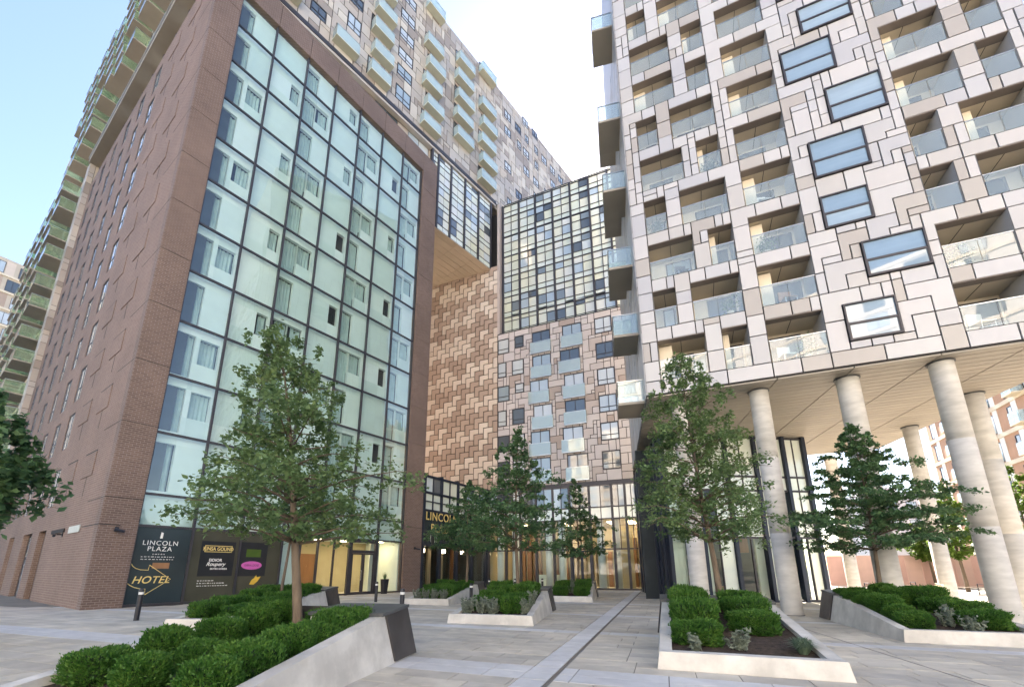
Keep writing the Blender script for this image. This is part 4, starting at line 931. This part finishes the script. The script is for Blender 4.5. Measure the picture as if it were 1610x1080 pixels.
# ================================================================== PLANTS
def leafmesh(name, pts, size, rs, mats, up=.6, core=None, elong=1.5, ctr=None, outw=.5, spiky=False):
    n = len(pts); nr = rs.normal(size=(n, 3)); nr[:, 2] = np.abs(nr[:, 2]) + up
    if ctr is not None:
        o_ = pts - ctr; o_ /= (np.linalg.norm(o_, axis=1, keepdims=True) + 1e-6); nr = nr*.6 + o_*outw*2
    nr /= np.linalg.norm(nr, axis=1, keepdims=True)
    t = rs.normal(size=(n, 3)); t -= nr*(t*nr).sum(1, keepdims=True); t /= np.linalg.norm(t, axis=1, keepdims=True); bt = np.cross(nr, t)
    if spiky:
        t = o_*.9 + np.array([0, 0, .75]) + rs.normal(size=(n, 3))*.42; t /= np.linalg.norm(t, axis=1, keepdims=True); nr = np.cross(t, rs.normal(size=(n, 3))); nr /= np.linalg.norm(nr, axis=1, keepdims=True); bt = np.cross(nr, t)
    sz = size*rs.uniform(.65, 1.25, (n, 1)); a_ = t*sz*elong*.5; c_ = bt*sz*.5
    V = np.stack([pts-a_, pts+c_*.9-a_*.1+nr*sz*.12, pts+a_, pts-c_*.9-a_*.1+nr*sz*.12], 1).reshape(-1, 3)
    F = np.arange(4*n).reshape(-1, 4)
    me = bpy.data.meshes.new(name); cv, cf = core if core else ([], [])
    nc = len(cv); allv = np.concatenate([np.array(cv).reshape(-1, 3), V]) if nc else V
    me.vertices.add(len(allv)); me.vertices.foreach_set('co', allv.astype(np.float32).ravel())
    loops = [i for f in cf for i in f] + list((F+nc).ravel()); ls = []; tot = []
    s_ = 0
    for f in cf: ls.append(s_); tot.append(len(f)); s_ += len(f)
    ls += list(range(s_, s_+4*n, 4)); tot += [4]*n
    me.loops.add(len(loops)); me.loops.foreach_set('vertex_index', np.array(loops, dtype=np.int32))
    me.polygons.add(len(ls)); me.polygons.foreach_set('loop_start', np.array(ls, dtype=np.int32)); me.polygons.foreach_set('loop_total', np.array(tot, dtype=np.int32))
    for m_ in mats: me.materials.append(m_)
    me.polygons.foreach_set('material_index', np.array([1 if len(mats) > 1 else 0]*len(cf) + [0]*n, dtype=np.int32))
    me.update(calc_edges=True); me.validate(); return me
def tree(label, x, y, zb, h, cb, prof, seed, leaf='leaf', nlev=15, nbr=7, lean=(0, 0), leafsize=.085, dens=20, trunk_r=.085, group='young plaza trees', thick=.10, name='plaza_tree', droop=.0):
    rs = np.random.RandomState(seed); o = thing(name, label, 'tree', (x, y, zb), group)
    def axis(t): return Vector((lean[0]*t**1.5 + .06*math.sin(5*t+seed), lean[1]*t**1.5 + .06*math.cos(4*t+seed), t*h))
    b = MB(); b.tube([axis(i/14) for i in range(15)], [trunk_r*(1.15 if i == 0 else 1)*(1-(i/14)**1.1*.93) for i in range(15)], 9)
    pts = []
    for k in range(nlev):
        tt = k/(nlev-1); zt = cb + (h*.985-cb)*tt**.95; base = axis(zt/h); rr = prof(tt); nb = max(3, int(nbr*(1-.45*tt)))
        a0 = rs.uniform(0, 6.28)
        for j in range(nb):
            an = a0 + j*6.283/nb + rs.uniform(-.35, .35); L_ = rr*rs.uniform(.6, 1.12)
            if L_ < .12: L_ = .12
            rise = rs.uniform(.02, .28)*L_ + .10 - droop*L_
            P = []
            for i in range(6):
                s = i/5; P.append(base + Vector((math.cos(an)*L_*s, math.sin(an)*L_*s, rise*math.sin(s*2.0) + .03*rs.normal())))
            r0 = max(.008, trunk_r*.33*(1-zt/h)+.006); b.tube(P, [r0*(1-.8*i/5) for i in range(6)], 5)
            m_ = int(dens*(2+L_*5.2)); s = rs.uniform(.22, 1.03, m_)**.75
            # twigs fan sideways: clumps of leaves along the limb
            nc_ = max(3, int(L_*5.5)); cs = rs.uniform(.25, 1.02, nc_); side = rs.normal(0, .17*L_+.05, nc_)*(1.15-cs*.6); hz = rs.normal(0, thick*.8, nc_)
            ci = rs.randint(0, nc_, m_); s = cs[ci] + rs.normal(0, .05, m_); sd = side[ci] + rs.normal(0, .075, m_); zz = hz[ci] + rs.normal(0, thick*.55, m_)
            px = base.x + math.cos(an)*L_*s - math.sin(an)*sd; py = base.y + math.sin(an)*L_*s + math.cos(an)*sd; pz = base.z + rise*np.sin(np.clip(s, 0, 1.1)*2.0) + zz
            pts.append(np.stack([px, py, pz], 1))
    pts = np.concatenate(pts); f = Fr((x, y), 0, zb)
    tr = b.build('trunk', M['bark'], o, f, True)
    obj('crown', leafmesh('crown', pts, leafsize, rs, [M[leaf]]), o, f.M); return o
cone = lambda r: (lambda t: r*(1-t)**.8*(.85+.3*math.sin(t*19)**2)+.1)
def soilz(q, lx, ly): return q['zr'](ly)
def egg(r):
    return lambda t: r*((.78+.22*math.sin(min(1, t/.25)*1.57))*(1-t**1.7)**.9)*(.86+.22*math.sin(t*17)**2)+.12
tree('tall young tree with an airy wide crown in the left foreground planter', -3.47, 8.1, .4, 5.85, 1.65, lambda t: (2.5-2.05*t**.75)*(.72+.40*math.sin(t*11)**2)+.15, 3, 'leaf', 13, 8, (-1.25, .2), .064, 27, .088, thick=.13, droop=.02)
tree('slender young tree behind the foreground tree in front of the printed panes', -7.6, 16.0, .6, 4.6, 2.0, cone(1.7), 5, 'leafdark', 10, 6, (0, 0), .10, 11, .06)
tree('young tree with layered branches in front of the gold lettering', -1.75, 24.0, .6, 5.6, 1.7, cone(2.35), 7, 'leafdark', 12, 7, (.2, 0), .105, 14, .07)
tree('tallest conical tree rising from the middle planter against the herringbone wall', .72, 17.0, .65, 6.3, 1.65, cone(2.45), 9, 'leafdark', 15, 7, (0, 0), .095, 15, .075)
tree('small layered tree left of the glowing lobby windows', 4.55, 25.6, .6, 6.0, 1.6, cone(2.0), 12, 'leafdark', 12, 7, (0, 0), .105, 14, .07)
tree('tall full tree in the right foreground planter before the glass shop', 5.35, 11.1, .65, 6.5, 1.6, lambda t: (2.2-1.75*t)*(.8+.28*math.sin(t*16)**2)+.1, 15, 'leaf', 16, 8, (-.35, 0), .064, 26, .075, thick=.12)
tree('flat tiered dark green tree under the tower on the right', 12.1, 14.3, .65, 5.55, 1.55, cone(2.75), 18, 'leafdark', 13, 9, (.05, 0), .074, 34, .07, thick=.075, droop=.03)
tree('broad leafed tree reaching in from the left edge of the picture', -11.7, 9.2, 0, 4.9, 2.6, lambda t: 1.75*(1-.6*t)*(.85+.2*math.sin(t*14)**2), 21, 'leafdark', 10, 9, (0, 0), .13, 22, .09, group='young plaza trees', thick=.2)
for i, (x, y, h, r, lab) in enumerate(((34.0, 33, 7.6, 2.1, 'sunlit tree behind the second big column by the benches'), (40.5, 42, 5.6, 2.0, 'small sunlit tree beyond the tiered dark green tree'), (39.6, 33, 9.0, 2.6, 'bright green tree at the right edge below the orange brick building'))):
    tree(lab, x, y, 0, h, 2.6, egg(r), 40+i, 'leaflight', 9, 7, (0, 0), .2, 11, .12, 'trees beyond the columns', .2, 'street_tree')
# box shrubs: five shapes, copied
def shrubmesh(seed, mats, sx=1, sy=1, sz=1, n=9500, leaf=.031, boxy=5.5):
    rs = np.random.RandomState(seed); bm = bmesh.new(); bmesh.ops.create_icosphere(bm, subdivisions=3, radius=1)
    ph = rs.uniform(0, 6, 6)
    def shape(dr):
        e = boxy; r = (abs(dr[0])**e + abs(dr[1])**e + abs(dr[2])**e)**(-1/e)
        return r*(1 + .07*math.sin(dr[0]*5+ph[0]) + .07*math.sin(dr[1]*6+ph[1]) + .05*math.sin(dr[2]*7+ph[2]))
    cv = []; 
    for v_ in bm.verts:
        q = np.array(v_.co.normalized()); cv.append(tuple(q*shape(q)*.86*np.array([sx*.5, sy*.5, sz*.5]) + np.array([0, 0, sz*.5])))
    cf = [tuple(v_.index for v_ in f.verts) for f in bm.faces]; bm.free()
    dr = rs.normal(size=(n, 3)); dr /= np.linalg.norm(dr, axis=1, keepdims=True); dr = dr[dr[:, 2] > -.82]
    rr = np.array([shape(q) for q in dr]); rr *= rs.uniform(.84, 1.05, len(dr)) + .09*np.sin(dr[:, 0]*15+ph[3])*np.sin(dr[:, 1]*14+ph[4])*np.cos(dr[:, 2]*10+ph[5])
    pts = dr*rr[:, None]*np.array([sx*.5, sy*.5, sz*.5]) + np.array([0, 0, sz*.5])
    k_ = rs.rand(len(pts)) < .035; pts[k_] += (pts[k_] - np.array([0, 0, sz*.3]))*rs.uniform(.04, .16, (k_.sum(), 1))
    return leafmesh('foliage', pts, leaf, rs, mats, .5, (cv, cf), 2.3, np.array([0, 0, sz*.35]), .45, True)
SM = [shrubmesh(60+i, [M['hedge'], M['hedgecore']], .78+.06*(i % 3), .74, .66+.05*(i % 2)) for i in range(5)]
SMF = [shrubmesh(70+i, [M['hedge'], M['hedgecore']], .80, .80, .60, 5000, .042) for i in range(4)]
srand = random.Random(77)
DESC = {0: 'foreground left planter', 1: 'planter before the printed panes', 2: 'planter before the lobby wing', 3: 'middle planter', 4: 'far lobby planter', 5: 'right foreground planter', 6: 'planter under the tower'}
def shrub(q, lx, ly, s=1.0, hgt=1.0, label=None, far=False, sx=1.0):
    me = srand.choice(SMF if far else SM); f = q['fr']; p = f.p(lx, ly, q['zr'](ly)-.03)
    o = bpy.data.objects.new('box_shrub', me); col.objects.link(o)
    place(o, None, Matrix.Translation(p) @ Matrix.Rotation(f.a + srand.uniform(-.3, .3) + srand.choice((0, math.pi)), 4, 'Z') @ Matrix.Diagonal((s*sx, s, s*hgt, 1)))
    tag(o, label, 'shrub', 'clipped box shrubs in the planters')
ORD = ['nearest', 'second nearest', 'third', 'fourth', 'fifth', 'sixth', 'seventh', 'eighth']
def row(q, lx, ys, side, s=1.0, hgt=1.0, far=False, sx=1.0):
    for i, y in enumerate(ys): shrub(q, lx + srand.uniform(-.05, .05), y, s*srand.uniform(.93, 1.06), hgt*srand.uniform(.82, 1.12), '%s green box shrub along the %s side of the %s' % (ORD[i], side, DESC[q['n']]), far, sx)
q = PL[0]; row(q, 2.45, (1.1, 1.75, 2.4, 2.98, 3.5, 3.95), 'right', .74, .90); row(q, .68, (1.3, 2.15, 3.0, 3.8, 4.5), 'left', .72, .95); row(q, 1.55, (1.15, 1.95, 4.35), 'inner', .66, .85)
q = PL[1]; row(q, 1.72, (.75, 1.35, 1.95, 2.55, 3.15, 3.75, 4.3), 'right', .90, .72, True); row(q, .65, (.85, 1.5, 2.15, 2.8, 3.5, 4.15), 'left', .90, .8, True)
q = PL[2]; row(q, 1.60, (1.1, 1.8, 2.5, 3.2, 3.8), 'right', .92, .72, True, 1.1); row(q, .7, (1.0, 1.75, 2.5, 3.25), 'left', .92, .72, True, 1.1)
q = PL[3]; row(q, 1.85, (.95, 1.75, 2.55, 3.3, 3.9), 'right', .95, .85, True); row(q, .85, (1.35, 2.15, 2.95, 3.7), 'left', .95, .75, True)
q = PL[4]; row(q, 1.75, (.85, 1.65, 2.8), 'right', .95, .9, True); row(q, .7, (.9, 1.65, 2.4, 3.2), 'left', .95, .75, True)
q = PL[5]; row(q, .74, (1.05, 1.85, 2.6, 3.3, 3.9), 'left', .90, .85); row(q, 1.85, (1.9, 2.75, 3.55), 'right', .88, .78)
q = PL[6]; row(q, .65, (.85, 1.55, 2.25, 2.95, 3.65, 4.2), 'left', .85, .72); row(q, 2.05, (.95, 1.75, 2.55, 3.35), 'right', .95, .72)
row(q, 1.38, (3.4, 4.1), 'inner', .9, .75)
# silvery and grassy plants
def tuft(q, lx, ly, n, h, spread, mat, label, name, seed, blade=False, group='silvery underplanting'):
    rs = np.random.RandomState(seed); p = q['fr'].p(lx, ly, q['zr'](ly)-.01)
    if blade:
        V = []; F = []
        for k in range(n):
            a_ = rs.uniform(0, 6.28); t = rs.uniform(.2, 1.0)*spread; r0 = rs.uniform(0, .06); hh = h*rs.uniform(.6, 1.1); c = Vector((math.cos(a_), math.sin(a_), 0)); pr = Vector((-c.y, c.x, 0))*.006
            p0 = c*r0; p1 = c*(r0+t*.45)+Vector((0,0,hh*.75)); p2 = c*(r0+t)+Vector((0,0,hh*.8*(1.3-t/spread*.6))); i = len(V); V += [p0-pr, p0+pr, p1+pr, p1-pr, p2]; F += [(i,i+1,i+2,i+3), (i+3,i+2,i+4)]
        o = obj(name, newmesh(name, [tuple(a_) for a_ in V], F, M[mat]), None, Matrix.Translation(p))
    else:
        pts = []
        for k in range(max(6, n//40)):
            a_ = rs.uniform(0, 6.28); r0 = rs.uniform(0, spread); hh = h*rs.uniform(.55, 1.1); m_ = 40; z = rs.uniform(.08, 1, m_)
            pts.append(np.stack([math.cos(a_)*r0*(.5+.6*z)+rs.normal(0, .018, m_), math.sin(a_)*r0*(.5+.6*z)+rs.normal(0, .018, m_), z*hh], 1))
        o = obj(name, leafmesh(name, np.concatenate(pts), .045, rs, [M[mat]], .2, None, 2.2), None, Matrix.Translation(p))
    tag(o, label, 'plant', group)
POS = ['leftmost', 'second', 'third', 'fourth', 'fifth', 'sixth', 'rightmost']
for i, x in enumerate((.45, .9, 1.3, 2.25)): tuft(PL[3], x, .62+.1*(i % 2), 900, .48, .26, 'silver', '%s silver grey lavender clump at the front of the middle planter' % POS[i], 'lavender_clump', 100+i)
tuft(PL[3], 2.3, 1.7, 700, .5, .2, 'silver', 'silver grey clump beside the right wall of the middle planter', 'lavender_clump', 108)
for i, x in enumerate((.45, .85, 1.3, 1.75)): tuft(PL[2], x, .55, 700, .45, .25, 'silver', '%s silver clump at the front of the planter before the lobby wing' % POS[i], 'lavender_clump', 110+i)
tuft(PL[5], 2.28, .72, 420, .30, .30, 'grass', 'tuft of blue green grass at the open corner of the right foreground planter', 'grass_tuft', 120, True)
tuft(PL[5], 1.32, .75, 500, .34, .22, 'silver', 'pale leafy plant at the front of the right foreground planter', 'leafy_plant', 121)
tuft(PL[5], .62, .50, 300, .32, .18, 'silver', 'thin silver plant below the front shrub of the right foreground planter', 'leafy_plant', 122)
tuft(PL[6], 1.35, .95, 420, .50, .30, 'silver', 'wispy silver clump in the middle of the planter under the tower', 'lavender_clump', 123)
tuft(PL[6], 1.55, .55, 450, .35, .28, 'silver', 'pale spreading plant at the front of the planter under the tower', 'leafy_plant', 124)
tuft(PL[4], 1.25, 1.3, 500, .7, .22, 'silver', 'tall feathery grass clump in the far lobby planter', 'grass_clump', 125)
# ================================================================== STREET FURNITURE
def bollard(x, y, lab):
    o = thing('bollard', lab, 'bollard', (x, y, 0), 'black bollards with a white light band'); f = Fr((x, y), 0)
    b = MB(); b.tube([(0,0,0),(0,0,.80)], .075, 16); b.build('post', M['black'], o, f, False)
    b = MB(); b.tube([(0,0,.80),(0,0,.88)], .072, 16); b.build('light_band', M['white'], o, f)
    b = MB(); b.tube([(0,0,.88),(0,0,.90),(0,0,.955),(0,0,.985)], [.072,.08,.075,.045], 16); b.build('domed_cap', M['black'], o, f)
bollard(-11.64, 14.84, 'black bollard in front of the HOTEL arrow pane'); bollard(-6.15, 22.9, 'black bollard in front of the hotel glass doors'); bollard(-3.13, 14.84, 'black bollard standing alone right of the foreground planter')
bollard(-1.22, 20.3, 'black bollard between the two middle planters'); bollard(-.6, 29.5, 'black bollard at the dark end of the lobby wing planter'); bollard(1.1, 30.5, 'black bollard behind the middle planter near the lobby glass'); bollard(3.0, 31.0, 'black bollard beside the lobby doors')
b = MB(); b.prism([(-.12,-.12),(.12,-.12),(.12,.12),(-.12,.12)], 0, .9); b.add([(-.12,-.12,.9),(.12,-.12,.9),(.12,.12,.97),(-.12,.12,.97)], [(0,1,2,3),(0,3,2),(1,2,3)]); o = b.build('timber_bollard', M['creamwall'], None, Fr((20.3, 20.9), .4)); tag(o, 'square pale timber bollard between the columns on the right', 'bollard')
def pot(x, y):
    o = thing('potted_plant', 'tall dark planter pot with a spiky plant right of the hotel doors', 'plant pot', (x, y, 0)); f = Fr((x, y), HF.a)
    b = MB(); b.add([(-.14,-.14,0),(.14,-.14,0),(.14,.14,0),(-.14,.14,0),(-.2,-.2,.95),(.2,-.2,.95),(.2,.2,.95),(-.2,.2,.95)], [(0,3,2,1),(4,5,6,7),(0,1,5,4),(1,2,6,5),(2,3,7,6),(3,0,4,7)]); b.build('pot', M['black'], o, f)
    rs = np.random.RandomState(5); V = []; F = []
    for k in range(70):
        a_ = rs.uniform(0, 6.28); c = Vector((math.cos(a_), math.sin(a_), 0)); t = rs.uniform(.05, .28); hh = rs.uniform(.3, .6); pr = Vector((-c.y, c.x, 0))*.012; i = len(V)
        V += [tuple(c*.03-pr+Vector((0,0,.9))), tuple(c*.03+pr+Vector((0,0,.9))), tuple(c*t+Vector((0,0,.9+hh)))]; F.append((i,i+1,i+2))
    obj('leaves', newmesh('leaves', V, F, M['leafdark']), o, f.M)
pp = HF.p(6*BW+.35, -.35, 0); pot(pp.x, pp.y)
def bench(x, y, a_, lab):
    f = Fr((x, y), a_); o = thing('bench', lab, 'bench', (x, y, 0), 'benches beyond the columns')
    for k in range(4): bx('slat', f, -1.1, 1.1, -.22+k*.115, -.12+k*.115, .42, .46, M['bark'], o)
    for xx in (-.95, .95):
        b = MB(); b.tube([(xx,-.24,0),(xx,-.24,.66),(xx,.22,.66),(xx,.22,0)], .03, 6); b.build('leg_frame', M['black'], o, f)
bench(30.2, 29.4, -.1, 'slatted bench right of the second big column'); bench(29.6, 33.5, -.1, 'slatted bench left of the slim column'); bench(26.6, 31.5, -.1, 'slatted bench nearest to the glass shop side')
# ================================================================== BACKGROUND
hd = Fr((33, 45), ang(Vector((15, -4)))); hoard = thing('hoarding', 'pink hoarding wall behind the benches under the tower', 'hoarding', (33, 45, 0))
for k in range(14): bx('hoarding_panel', hd, k*1.3+.01, k*1.3+1.29, 0, .1, 0, 2.9, M['hoard'], hoard)
rb = Fr((50.4, 42), ang(Vector((-.42, -.907)))); rbt = thing('brick_apartments', 'orange brick apartment block with white balconies at the right edge', 'building', (50.4, 42, 0))
b = MB(); b.box(-14, 30, 0, 12, 0, 30); b.build('wall', M['bgbrick'], rbt, rb)
for k in range(10):
    z = 2.9 + k*2.85; bx('floor_band', rb, -14, 30, -.12, .0, z, z+.4, M['creamwall'], rbt)
    for j in range(14):
        x = -13 + j*3.05; window(rbt, rb, x, x+.75, z+.55, z+2.5, -.05, None, None, .08); bx('white_panel', rb, x+.75, x+1.5, -.04, -.002, z+.4, z+2.85, M['white'], rbt)
        if j % 2: balcony(rbt, rb, x+1.55, x+3.0, z+.2, .9, M['balglass'], M['creamwall'], False)
lb = Fr((-93.6, 70), ang(Vector((.46, .89)))); lbt = thing('far_apartments', 'distant cream and tan apartment block at the left edge', 'building', (-93.6, 70, 0))
b = MB(); b.box(-22, 22, 0, 12, 0, 58.6); b.build('wall', M['bgpale'], lbt, lb)
lr2 = random.Random(19)
for k in range(7, 18):
    z = k*3.25; bx('floor_band', lb, -22, 22, -.25, .0, z-.25, z+.15, M['creamwall'], lbt)
    for j in range(8):
        x = -9 + j*3.6 + (1.2 if k % 2 else 0); window(lbt, lb, x, x+1.7, z+.3, z+2.6, -.06, .5, None, .1); bx('tan_panel', lb, x+1.8, x+3.0, -.05, -.002, z+.2, z+2.9, M['herrD'] if lr2.random() < .4 else M['herrL'], lbt)
wb = Fr((70, 84), ang(Vector((.98, -.2)))); wbt = thing('pale_low_building', 'pale low building far behind the columns in the glare', 'building', (70, 84, 0))
b = MB(); b.box(0, 24, 0, 10, 0, 15.5); b.box(3, 7, 1, 8, 15.5, 17); b.build('wall', M['white'], wbt, wb)
for k in range(4):
    for j in range(7): window(wbt, wb, 1.2+j*3.2, 2.9+j*3.2, 2+k*3.4, 3.8+k*3.4, -.05, .5)

ob = Fr((45, -46), math.pi + .05); obt = thing('opposite_apartments', 'unseen pale apartment block across the street, added to bounce sunlight, mirrored in the hotel glass', 'building', (45, -46, 0))
b = MB(); b.box(0, 110, 0, 14, 0, 46); b.build('wall', M['bgwhite'], obt, ob)  # block behind the camera, made tall and pale to throw sunlight back
for k in range(14):
    z = 1.2 + k*3.2; bx('floor_band', ob, 0, 110, -.15, 0, z+2.6, z+2.95, M['creamwall'], obt)
    for j in range(20): window(obt, ob, 2+j*5.4, 4.6+j*5.4, z, z+2.3, -.06, .5)

# ---- things kept on the tower balconies
ROWW = ['lowest', 'second lowest', 'third lowest', 'fourth lowest', 'fifth lowest', 'sixth lowest']; COLW = ['leftmost', 'second', 'third', 'fourth', 'fifth']
def bal_plant(k, j, fx, mat, lab, h=.75):
    x0, x1, za, zb = logs[k*5+j]; p = TF.p(x0+(x1-x0)*fx, .45, za+.002); f = Fr((p.x, p.y), TF.a, p.z)
    o = thing('balcony_plant', '%s behind glass, %s balcony from left, %s tower row' % (lab, COLW[j], ROWW[k]), 'plant', tuple(p), 'things kept on the tower balconies')
    b = MB(); b.tube([(0,0,0),(0,0,.30)], [.11,.15], 10); b.build('pot', M['creamwall'], o, f)
    rs = np.random.RandomState(k*7+j); pts = rs.normal(0, 1, (420, 3))*np.array([.15, .13, .17]) + np.array([0, 0, .3+h*.42]); obj('leaves', leafmesh('leaves', pts, .06, rs, [M[mat]]), o, f.M)
def bal_chair(k, j, fx, mat, lab):
    x0, x1, za, zb = logs[k*5+j]; p = TF.p(x0+(x1-x0)*fx, .62, za+.002); f = Fr((p.x, p.y), TF.a+.3, p.z)
    o = thing('balcony_chair', '%s on the %s balcony from left, %s tower row' % (lab, COLW[j], ROWW[k]), 'chair', tuple(p), 'things kept on the tower balconies')
    b = MB(); b.box(-.24, .24, -.24, .24, .40, .44); b.build('seat', M[mat], o, f); b = MB(); b.box(-.24, .24, .2, .24, .46, .9); b.build('backrest', M[mat], o, f)
    for a_ in (-.21, .21):
        for c_ in (-.21, .21):
            b = MB(); b.tube([(a_, c_, 0), (a_, c_, .4)], .018, 6); b.build('leg', M['rail'], o, f)
bal_plant(0, 2, .7, 'leaf', 'leafy potted plant'); bal_plant(1, 1, .75, 'leaflight', 'bright green potted plant'); bal_plant(3, 0, .5, 'silver', 'pale flowering pot plant'); bal_plant(4, 1, .5, 'silver', 'white flowering pot plant'); bal_plant(2, 2, .3, 'leaf', 'bushy potted plant'); bal_plant(1, 3, .3, 'leaf', 'green potted plant')
bal_chair(0, 2, .35, 'white', 'white chair'); bal_chair(1, 2, .55, 'wood', 'brown chair'); bal_chair(0, 3, .4, 'white', 'white chair'); bal_chair(2, 0, .7, 'black', 'black chair'); bal_chair(3, 2, .4, 'white', 'white chair')
